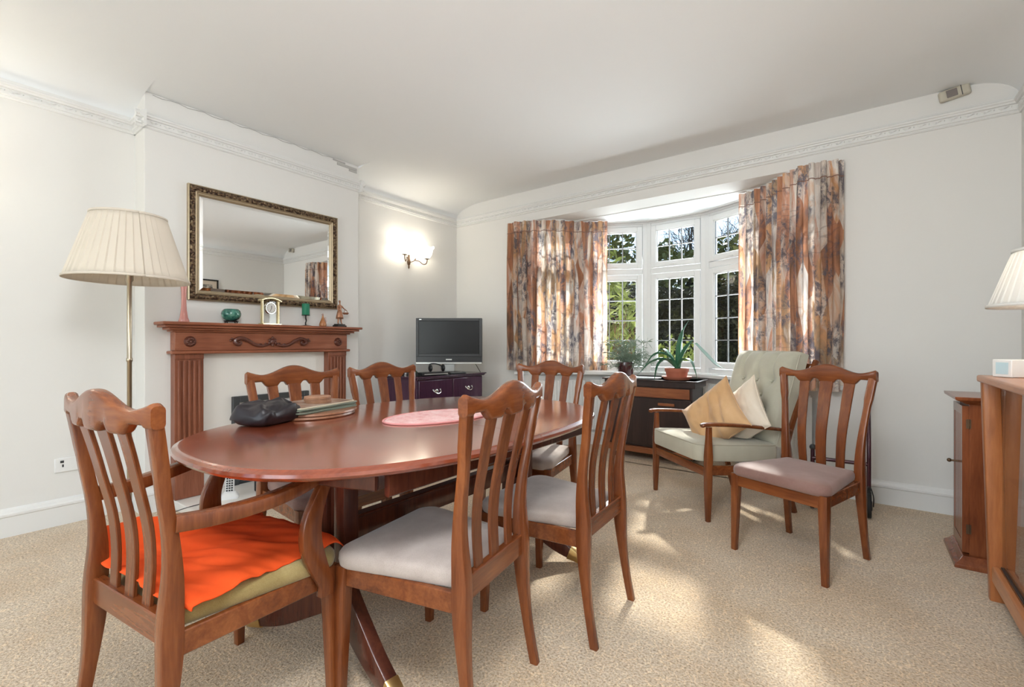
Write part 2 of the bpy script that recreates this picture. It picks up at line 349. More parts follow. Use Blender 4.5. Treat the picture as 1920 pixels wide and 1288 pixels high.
# ================================================================== ROOM SHELL
XL, XR, YW, YB, H = -3.89, .785, 4.085, -3.2, 2.735
T = .28
bay_in = [(-2.835, 4.085), (-2.409, 4.575), (-1.83, 4.87), (-1.23, 4.87), (-.651, 4.575), (-.225, 4.085)]
bay_out = [(-2.835 - .07, YW + T), (-2.50, 4.66), (-1.865, 4.985), (-1.195, 4.985), (-.56, 4.66), (-.155, YW + T)]
ZL, ZS = 2.41, .80   # lintel / sill heights
bm = B()
prism(bm, [(XL - .1, YB - .1), (XR + .1, YB - .1), (XR + .1, YW + .02), (XL - .1, YW + .02)], -.12, 0)
prism(bm, bay_in[::-1] , -.12, 0)
struct(obj('floor', bm, M['carpet'], smooth=False))
bm = B(); box(bm, (XL - .1, YB - .1, H), (XR + .1, YW + .1, H + .15))
ceil = struct(obj('ceiling', bm, M['ceil'], smooth=False))
bm = B(); prism(bm, bay_out, ZL - .006, ZL - .0005)
o = obj('bay_ceiling', bm, M['ceil'], ceil, smooth=False)
# coves at left and right (elliptical)
def cove(name, x0, sgn, dx, dz, y0, y1):
    bm = B(); pr = []
    for k in range(13):
        a = rad(90 * k / 12); pr.append((x0 + sgn * dx * (1 - math.cos(a)), H - dz + dz * math.sin(a)))
    pr.append((x0 - sgn * .02, H + .01)); pr.append((x0 - sgn * .02, H - dz))
    loft(bm, [[(x, y, z) for x, z in pr] for y in (y0, y1)])
    return obj(name, bm, M['ceil'], ceil, angle=30)
BX, BY0, BY1 = -3.70, .978, 2.58     # chimney breast
cove('cove', XL, 1, .42, .13, YB, BY0); cove('cove', XL, 1, .42, .13, BY1, YW); cove('cove', XR, -1, .26, .15, YB, YW)
bm = B(); box(bm, (XL - .15, YB - .1, 0), (XL, YW + .1, H)); wl_ = struct(obj('wall_left', bm, M['wall'], smooth=False))
bm = B(); box(bm, (XL - .05, BY0, 0), (BX, BY1, H)); o = obj('chimney_breast', bm, M['wall'], wl_, smooth=False, bevel=.004)
# flaking plaster and cracks at breast top
bm = B()
for (y, z, w, h) in ((2.46, H - .03, .2, .022), (2.38, H - .012, .12, .012), (2.52, H - .055, .08, .018)):
    box(bm, (BX - .005, y - w / 2, z - h), (BX + .006, y + w / 2, z))
tube(bm, [(BX + .004, 1.02 + .05 * k, H - .012 - .006 * math.sin(k * 1.9)) for k in range(28)], .0022, 5)
obj('plaster_crack', bm, mat('cracked_plaster', (.50, .49, .47), .9), wl_, smooth=False)
bm = B(); box(bm, (XR, YB - .1, 0), (XR + .15, YW + .1, H)); struct(obj('wall_right', bm, M['wall'], smooth=False))
# window wall (with opening for bay)
bm = B()
box(bm, (XL - .15, YW, 0), (-2.835, YW + T, H)); box(bm, (-.225, YW, 0), (XR + .15, YW + T, H)); box(bm, (-2.835, YW, ZL), (-.225, YW + T, H))
ww = struct(obj('wall_window', bm, M['wall'], smooth=False))
# low wall under the bay windows
bm = B()
for i in range(5):
    a, b_, c, d_ = bay_in[i], bay_in[i + 1], bay_out[i + 1], bay_out[i]
    loft(bm, [[(*a, z), (*b_, z), (*c, z), (*d_, z)] for z in (-.1, ZS - .02)])
obj('bay_low_wall', bm, M['wall'], ww, smooth=False)
bm = B()
for i in range(5):
    a, b_, c, d_ = bay_in[i], bay_in[i + 1], bay_out[i + 1], bay_out[i]
    loft(bm, [[(*a, z), (*b_, z), (*c, z), (*d_, z)] for z in (ZL, H + .1)])
obj('bay_fascia', bm, M['brick'], ww, smooth=False)
# back wall with a wide window behind the camera
bm = B()
box(bm, (XL - .1, YB - .2, 0), (-3.3, YB, H)); box(bm, (.1, YB - .2, 0), (XR + .1, YB, H)); box(bm, (-3.3, YB - .2, 0), (.1, YB, .35)); box(bm, (-3.3, YB - .2, 2.55), (.1, YB, H))
struct(obj('wall_back', bm, M['wall'], smooth=False))
bm = B()
for x in (-3.3, -2.2, -1.05, .05): box(bm, (x, YB - .14, .35), (x + .05, YB - .08, 2.55))
for z in (.35, 2.0, 2.5): box(bm, (-3.3, YB - .14, z), (.1, YB - .08, z + .05))
w6 = struct(obj('window_6', bm, M['upvc'], smooth=False)); bm = B(); box(bm, (-3.3, YB - .115, .35), (.1, YB - .11, 2.55)); obj('pane', bm, M['glass'], w6, smooth=False)

# picture rails (profile swept along walls) and skirtings
def run(bm, a, b, prof, nrm):
    """extrude profile (out,z) from a to b; nrm = outward normal in plan"""
    loft(bm, [[(p[0] + nrm[0] * u, p[1] + nrm[1] * u, z) for u, z in prof] for p in (a, b)])
rail_ = [(0, 2.495), (.012, 2.495), (.020, 2.505), (.018, 2.515), (.030, 2.520), (.030, 2.532), (.022, 2.534), (.022, 2.566), (.038, 2.570), (.042, 2.582), (.052, 2.588), (.052, 2.602), (.040, 2.612), (.034, 2.628), (.016, 2.634), (0, 2.636)]
rail = [(u * .75, 2.495 + (z - 2.495) * .74) for u, z in rail_]
skirt = [(0, 0), (.022, 0), (.022, .112), (.028, .118), (.028, .130), (.020, .138), (.016, .150), (.006, .158), (0, .16)]
def leaf_relief(bm, a, b, nrm):
    a = Vector((*a, 0)); b = Vector((*b, 0)); d_ = (b - a); Ln = d_.length; d_.normalize(); n3 = Vector((*nrm, 0)); s = .03
    while s < Ln - .03:
        c = a + d_ * s + n3 * .017 + Vector((0, 0, 2.536))
        for k, (du, dz, ln, wd) in enumerate(((-.018, -.004, .032, .008), (.004, .003, .030, .007), (.026, 0, .008, .006))):
            q = c + d_ * du; ux = (d_ * 1 + Vector((0, 0, -.35 if k == 0 else .3))).normalized(); uz = Vector((0, 0, 1))
            pts = [q - ux * ln * .5, q + uz * (wd + dz) + ux * ln * .1, q + ux * ln * .5, q - uz * (wd - dz)]
            vs = [bm.verts.new(p) for p in pts]; top = bm.verts.new(q + n3 * .008)
            for i in range(4): bm.faces.new((vs[i], vs[(i + 1) % 4], top))
        s += .075
segs = {'trim_1': ([((XL, YB), (XL, BY0 + .0)), ((XL, BY1), (XL, YW))], (1, 0)), 'trim_2': ([((BX, BY0 - .05), (BX, BY1 + .05))], (1, 0)),
        'trim_3': ([((XL, YW), (XR, YW))], (0, -1)), 'trim_4': ([((XR, YB), (XR, YW))], (-1, 0)), 'trim_5': ([((BX + .05, BY0), (XL, BY0))], (0, -1)), 'trim_6': ([((XL, BY1), (BX + .05, BY1))], (0, 1))}
for nm, (ss, nr) in segs.items():
    bm = B(); b2 = B()
    for a, b_ in ss: run(bm, a, b_, rail, nr); leaf_relief(b2, a, b_, nr)
    t = struct(obj(nm, bm, M['gloss'], angle=25)); r_ = obj('leaf_moulding', b2, M['gloss'], t, smooth=False); r_['kind'] = 'stuff'
for nm, ss in {'baseboard_left': [((XL, YB), (XL, BY0), (1, 0)), ((XL, BY0), (BX + .02, BY0), (0, -1)), ((BX, BY0 - .02), (BX, 1.10), (1, 0)), ((BX, 2.42), (BX, BY1 + .02), (1, 0)), ((XL, BY1), (BX + .02, BY1), (0, 1)), ((XL, BY1), (XL, YW), (1, 0))],
               'baseboard_window': [((XL, YW), (-2.835, YW), (0, -1)), ((-.225, YW), (XR, YW), (0, -1))] + [(bay_in[i], bay_in[i + 1], ((bay_in[i + 1][1] - bay_in[i][1]) / .65, -(bay_in[i + 1][0] - bay_in[i][0]) / .65)) for i in range(5)],
               'baseboard_right': [((XR, YB), (XR, YW), (-1, 0))]}.items():
    bm = B()
    for a, b_, nr in ss: run(bm, a, b_, skirt, nr)
    struct(obj(nm, bm, M['gloss'], angle=25))

# ================================================================== BAY WINDOWS
def frame_rect(bm, u0, u1, v0, v1, w, d0, d1):
    box(bm, (u0, d0, v0), (u0 + w, d1, v1)); box(bm, (u1 - w, d0, v0), (u1, d1, v1))
    box(bm, (u0 + w, d0, v0), (u1 - w, d1, v0 + w)); box(bm, (u0 + w, d0, v1 - w), (u1 - w, d1, v1))
pane_me = {}
for i in range(5):
    a = Vector((*bay_in[i], 0)); b_ = Vector((*bay_in[i + 1], 0)); Lf = (b_ - a).length; ang = math.atan2(b_[1] - a[1], b_[0] - a[0])
    bm = B(); zt = ZL
    # local: x along, y outward(+), z up ; frame front face at y=0
    box(bm, (-.012, -.004, ZS), (.045, .09, zt)); box(bm, (Lf - .045, -.004, ZS), (Lf + .012, .09, zt))
    box(bm, (.045, 0, ZS), (Lf - .045, .09, ZS + .05)); box(bm, (.045, 0, zt - .05), (Lf - .045, .09, zt)); box(bm, (.045, 0, 1.845), (Lf - .045, .09, 1.905))
    box(bm, (-.02, -.015, zt - .025), (Lf + .02, .02, zt + .0))
    w = struct(obj('window_%d' % (i + 1), bm, M['upvc'], smooth=False, bevel=.005)); w.location = a; w.rotation_euler = (0, 0, ang)
    for (v0, v1, rows, up) in ((1.905, zt - .05, 2, True), (ZS + .05, 1.845, 4, False)):
        u0, u1 = .045, Lf - .045; bm = B(); fw = .052
        frame_rect(bm, u0 + .004, u1 - .004, v0 + .004, v1 - .004, fw, -.014, .05); frame_rect(bm, u0 + fw, u1 - fw, v0 + fw, v1 - fw, .014, -.004, .03)
        c = obj('casement', bm, M['upvc'], w, smooth=False, bevel=.004)
        if up:
            bm = B(); box(bm, (Lf / 2 - .006, -.03, v0 + .015), (Lf / 2 + .006, -.012, v0 + .03)); box(bm, (Lf / 2 - .05, -.036, v0 + .017), (Lf / 2 + .02, -.028, v0 + .027)); obj('catch', bm, M['white_pl'], c, smooth=False, bevel=.002)
        g0, g1, h0, h1 = u0 + fw + .014, u1 - fw - .014, v0 + fw + .014, v1 - fw - .014; cols = 3
        dx, dz = (g1 - g0) / cols, (h1 - h0) / rows
        key = (rows,)
        for cx in range(cols):
            for rz_ in range(rows):
                if (i, rows) not in pane_me:
                    bm = B(); box(bm, (.001, 0, .001), (dx - .001, .004, dz - .001)); me = bpy.data.meshes.new('pane'); bm.to_mesh(me); bm.free(); me.materials.append(M['glass']); pane_me[(i, rows)] = me
                p = bpy.data.objects.new('pane', pane_me[(i, rows)]); COL.objects.link(p); p.parent = c; p.location = (g0 + dx * cx, .012, h0 + dz * rz_)
        bm = B()
        for cx in range(cols + 1):
            hw = .005 if 0 < cx < cols else .003
            box(bm, (g0 + dx * cx - hw, .007, h0), (g0 + dx * cx + hw, .02, h1))
        for rz_ in range(rows + 1): 
            hw = .005 if 0 < rz_ < rows else .003
            box(bm, (g0, .0068, h0 + dz * rz_ - hw), (g1, .0202, h0 + dz * rz_ + hw))
        obj('lead_came', bm, M['lead'], c, smooth=False)
# window sill board following the bay
def offset_poly(pts, d):
    out = []
    for i, p in enumerate(pts):
        p = Vector(p); nn = Vector((0, 0))
        for q, r_ in ((i - 1, i), (i, i + 1)):
            if 0 <= q and r_ < len(pts):
                e = Vector(pts[r_]) - Vector(pts[q]); e.normalize(); nn += Vector((e[1], -e[0]))
        nn.normalize(); out.append(tuple(p + nn * d))
    return out
si = offset_poly(bay_in, .13); si[0] = (-2.98, 4.02); si[-1] = (-.08, 4.02)
bm = B()
prism(bm, [(-2.98, 4.06), (-2.98, 4.02)] [1:] + si[1:-1] + [(-.08, 4.02), (-.08, 4.083), (-.226, 4.083)] + [p for p in bay_in[::-1]][1:-1] + [(-2.834, 4.083), (-2.98, 4.083)], ZS - .035, ZS)
struct(obj('trim_7', bm, M['gloss'], smooth=False, bevel=.006))
# radiators under the sill
rad_t = thing('radiator', 'white ribbed panel radiator curving under the bay window sill', 'radiator', (0, 0, 0))
ri = offset_poly(bay_in, .04); ro = offset_poly(bay_in, .085)
for i in range(0, 5):
    a = Vector((*ro[i], 0)); b_ = Vector((*ro[i + 1], 0)); d_ = (b_ - a); Ln = d_.length; d_.normalize(); n3 = Vector((d_[1], -d_[0], 0)); bm = B()
    m0, m1 = .03, Ln - .03
    pr = []; k = int((m1 - m0) / .034); 
    ring = []
    for j in range(k + 1):
        s0 = m0 + (m1 - m0) * j / k
        for ds, o2 in ((-.011, 0), (-.006, .008), (.006, .008), (.011, 0)):
            s = min(max(s0 + ds, m0), m1); ring.append(a + d_ * s + n3 * o2)
    back = [a + d_ * m1 - n3 * .04, a + d_ * m0 - n3 * .04]
    loft(bm, [[p + Vector((0, 0, z)) for p in ring + back] for z in (.17, .70)])
    obj('radiator_panel', bm, M['gloss'], rad_t, smooth=False)
    bm = B()
    for j in range(int((m1 - m0) / .012)):
        p = a + d_ * (m0 + .006 + j * .012) - n3 * .018
        Mx = Matrix.Translation(p) @ Matrix.Rotation(math.atan2(d_[1], d_[0]), 4, 'Z'); box(bm, (-.004, -.018, .70), (.004, .018, .712), Mx)
    r_ = obj('top_grille', bm, M['gloss'], rad_t, smooth=False); r_['kind'] = 'stuff'
for p in (ro[0], ro[5]): bm = B(); tube(bm, [(p[0], p[1], 0), (p[0], p[1], .2)], .008, 8); obj('pipe', bm, M['gloss'], rad_t)

# ================================================================== CURTAINS
def curtain(name, label, path, z0, z1, folds, amp, seed, bottom_drop=None):
    P = smoothpath([(x, y, 0) for x, y in path], 24); 
    S = [0]
    for a, b_ in zip(P[:-1], P[1:]): S.append(S[-1] + (b_ - a).length)
    tot = S[-1]; rnd = random.Random(seed); ph = [rnd.uniform(-.5, .5) for _ in range(folds + 3)]
    am = [rnd.uniform(.6, 1.25) for _ in range(folds + 3)]
    def at(s):
        s = max(0, min(tot, s)); i = 0
        while i < len(S) - 2 and S[i + 1] < s: i += 1
        q = (s - S[i]) / max(1e-6, S[i + 1] - S[i]); p = P[i].lerp(P[i + 1], q); d_ = (P[i + 1] - P[i]).normalized(); return p, d_
    def f(u, v):
        z = z1 - (z1 - z0) * v; s = u * tot; p, d_ = at(s); n3 = Vector((d_[1], -d_[0], 0))
        k = u * folds; i = int(min(folds - 1, k)); loc = k - i
        top = min(1, max(0, (v - .0) / .07)); tp = min(1, max(0, (v - .05) / .25))
        w = math.sin(2 * PI * (k + .25 * ph[i] * v * math.sin(PI * loc)))
        a_ = amp * am[i] * (.35 + .65 * tp)
        # pinch pleats at the heading: narrow ridges
        pin = math.exp(-((loc - .25) / .10) ** 2) * .022 * (1 - tp) + .006 * math.sin(6 * PI * k) * (1 - tp)
        off = a_ * (w if w > 0 else w * .7) + pin + .012 * noise.noise((u * 9 + seed, v * 2, 0)) * v
        pos = p + n3 * off + d_ * (.012 * noise.noise((u * 7, v * 3, seed)) * v - a_ * .3 * math.sin(4 * PI * k))
        return (pos[0], pos[1], z)
    t = thing(name, label, 'curtain', (0, 0, 0))
    for pn, va, vb, nv, mm_ in (('heading', 0, .062, 4, 'curtain_lined'), ('drape', .062, .945, 38, 'curtain'), ('hem', .945, 1, 3, 'curtain_lined')):
        bm = B(); grid(bm, folds * 14, nv, lambda u, v: f(u, va + (vb - va) * v), lambda u, v: (u * tot * 2.1 + seed, (va + (vb - va) * v) * (z1 - z0))); obj(pn, bm, M[mm_], t, angle=180)
    # heading tape band stitched line
    bm = B(); grid(bm, folds * 14, 1, lambda u, v: tuple(Vector(f(u, .068 + .004 * v)) + Vector((0, -.0015, 0))))
    obj('heading_stitch', bm, mat('stitch', (.30, .17, .13), .9), t, angle=180, solid=.002)
    return t
curtain('curtain', 'patterned brown and peach pleated curtain left of the bay window, glowing in the sun', [(-3.06, 4.035), (-2.93, 4.0), (-2.62, 4.15), (-2.36, 4.43), (-2.14, 4.55)], .815, 2.40, 11, .036, 3)
curtain('curtain', 'patterned brown and peach pleated curtain right of the bay window behind the armchair', [(-.84, 4.44), (-.64, 4.33), (-.46, 4.12), (-.33, 3.99), (-.19, 3.985), (-.085, 4.03)], .76, 2.40, 13, .034, 8)
bm = B(); sweep(bm, [(*p, 2.402) for p in offset_poly([(-3.06, 4.1)] + bay_in + [(-.12, 4.1)], .07)], .02, .012)
tag(obj('curtain_track', bm, M['white_pl']), 'white curtain track bent around the ceiling of the bay', 'curtain rail')

# ================================================================== DINING CHAIRS
def top_rail(bm, hw=.24, zc=.968, crest=.988, yb=-.235, post=.2):
    n = 56; rings = []
    for i in range(n + 1):
        u = -1 + 2 * i / n; a = abs(u); x = u * hw
        zt = crest - .042 * (.5 - .5 * math.cos(PI * min(1, a / .66))) if a < .66 else (crest - .042) + (zc - crest + .042) * ((a - .66) / .34) ** 1.5
        if a > .965: zt -= .010 * ((a - .965) / .035) ** 2
        zb = .905
        ax = abs(x)
        d0 = min(abs(ax - 0) - .033, abs(ax - .112) - .027)
        if ax < .139: zb = .886 + .020 * min(1, max(0, d0 / .014))
        else: zb = .886 + .026 * min(1, (ax - .139) / .022)
        if ax > hw - .034: zb = .905
        y = yb - .022 * (1 - u * u) + .004 * a
        th = .030 + .004 * (1 - a)
        mid = (zt + zb) / 2; h = (zt - zb)
        rings.append([(x, y + w_, mid + q) for w_, q in rrect(th / 2, h / 2, .011, 3)])
    loft(bm, rings)
def back_y(z):  # centreline of back posts in side view
    if z < .44: return -.190 - .048 * ((.44 - z) / .44) ** 2.0
    return -.190 + .006 * math.sin(PI * min(1, (z - .44) / .3)) * (z < .74) - .050 * max(0, (z - .52) / .45) ** 1.5
def make_chair(label, group, seat_mats, fw=.215, rw=.182, tw=.222, name='dining_chair', hw=.24, loc=(0, 0, 0), rz=0, seat_label=None):
    t = thing(name, label, 'chair', loc, rz, group)
    for s in (-1, 1):   # rear leg and back post in one
        bm = B(); secs = []
        for k in range(27):
            z = .925 * k / 26
            x = rw + (.012 * ((.44 - z) / .44) if z < .44 else (tw - rw) * ((z - .44) / .48) ** 1.6)
            hx = .0135 + .006 * math.exp(-((z - .42) / .2) ** 2) + (.004 if z > .8 else 0); hy = .014 + .011 * math.exp(-((z - .40) / .16) ** 2)
            secs.append(((s * x, back_y(z), z), hx, hy))
        bar(bm, secs, .004, 2); obj('leg', bm, M['teak'], t)
    for s in (-1, 1):
        bm = B(); bar(bm, [((s * (fw + .008 * (1 - z / .4)), .232 + .006 * (1 - z / .4), z), .0135 + .0075 * (z / .4), .0135 + .0075 * (z / .4)) for z in (0, .1, .2, .3, .4, .408)], .004, 2); obj('leg', bm, M['teak'], t)
    bm = B(); top_rail(bm, hw); obj('top_rail', bm, M['teak_h'], t, angle=50)
    for xt, xb, w0, w1 in ((-.112, -.090, .040, .012), (0, 0, .048, .018), (.112, .090, .040, .012)):
        bm = B(); pts = []; ws = []
        for k in range(15):
            z = .400 + (.895 - .400) * k / 14; q = (z - .400) / .495
            pts.append((xb + (xt - xb) * q, back_y(z) + .002 - .020 * max(0, (q - .45) / .55) ** 1.5, z)); ws.append(w0 + w1 * q ** 1.6)
        sweep(bm, pts, ws, .011, side=(1, 0, 0), r=.002, n=1); obj('slat', bm, M['teak'], t)
    # seat rails
    def r2(a, b_, z0=.345, z1=.405, th=.02):
        bm = B(); sweep(bm, [(*a, (z0 + z1) / 2), (*b_, (z0 + z1) / 2)], th, z1 - z0, r=.003, n=1); obj('seat_rail', bm, M['teak_h'], t)
    r2((-fw, .238), (fw, .238)); r2((-rw, -.188), (rw, -.188), .375, .445, .028)
    for s in (-1, 1): r2((s * rw, -.18), (s * fw, .23))
    # cushion
    f2, r2_, y0, y1 = fw + .024, rw + .0, -.172, .262
    def outline(inset):
        pts = []; n = 10; rc = .055
        cs = [(f2, y1, 0), (-f2, y1, 90), (-r2_ + .008, y0, 180), (r2_ - .008, y0, 270)]
        for cx, cy, a0 in cs:
            sx = 1 if cx > 0 else -1; sy = 1 if cy > 0 else -1; r_ = rc if cy > 0 else .02
            for k in range(n + 1):
                a = rad(a0 + 90 * k / n); pts.append((cx - sx * r_ + (r_ - inset) * math.cos(a) if r_ > inset else cx - sx * r_ - sx * (inset - r_) * 0, cy - sy * r_ + (r_ - inset) * math.sin(a) if r_ > inset else cy - sy * r_))
        # bow the front
        return [(x, y + (.018 * (1 - (x / f2) ** 2) if y > y1 - rc else 0)) for x, y in pts]
    def scaled(k):
        o0 = outline(0); return [(x * k, .045 + (y - .045) * k) for x, y in o0]
    bm = B(); zb = .404
    rings = [[(x, y, zb) for x, y in scaled(.965)], [(x, y, zb + .006) for x, y in scaled(.99)], [(x, y, zb + .02) for x, y in scaled(1)], [(x, y, zb + .036) for x, y in scaled(.995)], [(x, y, zb + .046) for x, y in scaled(.97)],
             [(x, y, zb + .053) for x, y in scaled(.92)], [(x, y, zb + .060) for x, y in scaled(.75)], [(x, y, zb + .064) for x, y in scaled(.45)], [(x, y, zb + .065) for x, y in scaled(.12)]]
    loft(bm, rings); so = obj('seat', bm, seat_mats, t, angle=180)
    if seat_label: so['label'] = seat_label
    return t
G = 'teak dining chairs around the oval table'
chA = make_chair('teak dining chair with grey velvet seat in the foreground, back turned to the camera', G, M['seat'], loc=(-1.10, 1.10, 0), rz=rad(90 + 9))
copy_thing(chA, (-1.012, 1.70, 0), rad(90 + 3), 'teak dining chair on the near side of the table, its back nearest the armchair', G)
chC = copy_thing(chA, (-2.09, 1.24, 0), rad(-90 - 1), 'teak dining chair in front of the white fireplace panel, its back behind the stacked placemats', G)
for ch in chC.children:
    if ch.name.startswith('seat') and 'rail' not in ch.name: ch.data = ch.data.copy(); ch.data.materials.clear(); ch.data.materials.append(M['vinyl']); ch['label'] = 'darker brown velvet seat'
copy_thing(chA, (-2.10, 1.80, 0), rad(-90 - 1), 'teak dining chair beyond the table in front of the burgundy television chest', G)
copy_thing(chA, (-1.615, 2.375, 0), rad(180 + 6), 'teak dining chair at the far end of the table before the radiator and left curtain', G)
chF = make_chair('teak dining chair with brown mauve seat standing alone in front of the armchair', None, M['vinyl'], loc=(-.237, 2.838, 0), rz=rad(180 - 22.5))
# carver with arms
chG = make_chair('teak carver chair with arms, olive velvet seat under an orange cloth, nearest on the left', None, M['olive'], fw=.245, rw=.208, tw=.232, name='carver_chair', hw=.25, loc=(-1.545, .56, 0), rz=rad(7), seat_label='olive gold velvet seat cushion')
for s in (-1, 1):
    bm = B()
    arm = smoothpath([(s * .222, -.185, .672), (s * .245, -.10, .668), (s * .272, 0, .675), (s * .282, .09, .688), (s * .275, .16, .700), (s * .268, .205, .706)], 5)
    nA = len(arm); sweep(bm, arm, [.030 + .018 * math.sin(PI * k / (nA - 1)) for k in range(nA)], [.042 - .012 * k / (nA - 1) for k in range(nA)], r=.008, n=2)
    obj('armrest', bm, M['teak'], chG)
    bm = B()
    sup = smoothpath([(s * .264, .215, .700), (s * .268, .178, .640), (s * .270, .150, .570), (s * .270, .150, .500), (s * .268, .175, .430), (s * .266, .200, .375), (s * .264, .203, .335)], 5)
    nS = len(sup); sweep(bm, sup, .026, [.034 + .026 * math.sin(PI * min(1, k / (nS - 1) * 1.1)) ** 2 + .012 * (k / (nS - 1)) for k in range(nS)], side=(1, 0, 0), r=.005, n=2)
    obj('arm_support', bm, M['teak'], chG)
# orange cloth
def cloth(u, v):
    x = -.262 + .497 * u; y = -.185 + .482 * v
    z = .4755 + .012 * noise.noise((x * 5 + y * 3, y * 13 - x * 5, 0)) + .006 * noise.noise((x * 9, y * 34 - x * 16, 3)) + .006
    if x < -.19: z += (-.19 - x) * 1.15 * (.75 + .25 * math.sin(5 * v + 1)); x = -.19 + (x + .19) * .75
    e = max(0, u - .86) / .14; z -= .016 * e * e; x += .006 * math.sin(v * 9) * e
    if v > .90: z -= ((v - .90) / .10) ** 2 * .030
    if v < .1 and u > .6: z -= .010 * (1 - v / .1)
    if x > .15: y = max(y, -.185 + .35 * (x - .15))
    return (x, y, z)
t = thing('orange_cloth', 'bright orange cloth draped over the seat of the carver chair', 'cloth', chG.location, rad(7))
bm = B(); grid(bm, 60, 56, cloth); obj('drape', bm, M['orange'], t, angle=180, solid=.003)
bm = B(); grid(bm, 60, 1, lambda u, v: tuple(Vector(cloth(u, .955 + .012 * v)) + Vector((0, 0, .0035)))); obj('hem', bm, M['orange'], t, angle=180, solid=.002)

# ================================================================== DINING TABLE
tb = thing('dining_table', 'polished mahogany oval extending dining table on twin pedestals', 'table', (-1.57, 1.44, 0))
def sell(a, b_, n=2.5, k=96):
    out = []
    for i in range(k):
        th = 2 * PI * i / k; c, s = math.cos(th), math.sin(th)
        out.append((a * abs(c) ** (2 / n) * (1 if c > 0 else -1), b_ * abs(s) ** (2 / n) * (1 if s > 0 else -1)))
    return out
A_, B_ = .640, .925; ZT = .765
prof = [(-.050, -.036), (-.020, -.034), (-.006, -.028), (0, -.019), (-.003, -.010), (-.012, -.006), (-.016, -.0045), (-.020, -.0008), (-.030, 0)]
def half(sgn):
    """half of the top: y>0 or y<0"""
    bm = B(); rings = []
    for d_, z in prof:
        o0 = sell(A_ + d_, B_ + d_, 2.5, 192); o1 = [p for p in o0 if sgn * p[1] >= -1e-6]
        o1.sort(key=lambda p: math.atan2(sgn * p[1] if abs(p[1]) > 1e-6 else 0, p[0]))
        rings.append([(x, (y if abs(y) > 1e-6 else 0) + sgn * .0012, ZT + z) for x, y in o1])
    loft(bm, rings); return bm
for sg in (-1, 1): obj('tabletop', half(sg), M['table'], tb, angle=35)
bm = B()
for s in (-1, 1):
    sweep(bm, [(s * .50, -.60, ZT - .068), (s * .50, .60, ZT - .068)], .022, .064, r=.004, n=1)
    pr = smoothpath([(-.48, s * .62, ZT - .058), (-.3, s * .68, ZT - .058), (0, s * .70, ZT - .058), (.3, s * .68, ZT - .058), (.48, s * .62, ZT - .058)], 4); sweep(bm, pr, .02, .046, r=.004, n=1)
obj('apron', bm, M['tbl_dark'], tb)
cx0 = .10
for s in (-1, 1):
    py = -.50 if s < 0 else .57
    bm = B()
    for dx in (-.052, .052): bar(bm, [((cx0 + dx, py, z), .030, .030) for z in (.16, .40, ZT - .04)], .006, 2)
    box(bm, (cx0 - .03, py - .012, .18), (cx0 + .03, py + .012, ZT - .06)); box(bm, (cx0 - .26, py - .03, ZT - .075), (cx0 + .26, py + .03, ZT - .037))
    obj('pedestal', bm, M['tbl_dark'], tb)
    for sx in (-1, 1):
        if s < 0: tip = (cx0 + (.38 if sx > 0 else -.44), py + (-.03 if sx > 0 else -.10))
        else: tip = (cx0 + sx * .36, py + .05)
        bx, by = cx0, py
        pth = smoothpath([(bx + (tip[0] - bx) * .02, by, .26), (bx + (tip[0] - bx) * .25, by + (tip[1] - by) * .25, .19), (bx + (tip[0] - bx) * .60, by + (tip[1] - by) * .6, .095), (bx + (tip[0] - bx) * .86, by + (tip[1] - by) * .86, .045)], 6)
        k_ = len(pth); bm = B(); sweep(bm, pth, .044, [.17 - .12 * (q / (k_ - 1)) for q in range(k_)], r=.006, n=2); ft = obj('foot', bm, M['tbl_dark'], tb)
        bm = B(); sweep(bm, [pth[-2], (tip[0] - (tip[0] - bx) * .06, tip[1], .034), (tip[0], tip[1], .019)], [.050, .047, .040], [.066, .050, .034], r=.008, n=2); c = obj('brass_cap', bm, M['brass'], ft); c['label'] = 'brass toe cap'
bm = B(); sweep(bm, [(cx0, -.49, .43), (cx0, .56, .43)], .030, .085, r=.006, n=2); sweep(bm, [(cx0, -.49, .475), (cx0, .56, .475)], .046, .012, r=.003, n=1); obj('stretcher', bm, M['tbl_dark'], tb)

# ------------------------------------------------------------------ things on the table
# quilted oval mat
t = thing('quilted_mat', 'pink quilted oval placemat lying in the middle of the table', 'placemat', (-1.535, 1.49, ZT), rad(-8))
def qm(u, v):
    th = 2 * PI * u; r = v; x, y = .165 * r * math.cos(th), .262 * r * math.sin(th)
    q = abs(math.sin(PI * x / .045)) * abs(math.sin(PI * y / .045)); return (x, y, .0015 + .0095 * q ** .4 * (1 - max(0, (r - .9)) * 8) + .0002)
bm = B(); grid(bm, 140, 60, qm); bmesh.ops.remove_doubles(bm, verts=bm.verts, dist=.0004); obj('quilting', bm, M['quilt'], t, angle=180)
bm = B(); tube(bm, [(.165 * math.cos(2 * PI * k / 64), .262 * math.sin(2 * PI * k / 64), .004) for k in range(65)], .0042, 8); obj('binding', bm, mat('pink_binding', (.72, .30, .29), .8), t)
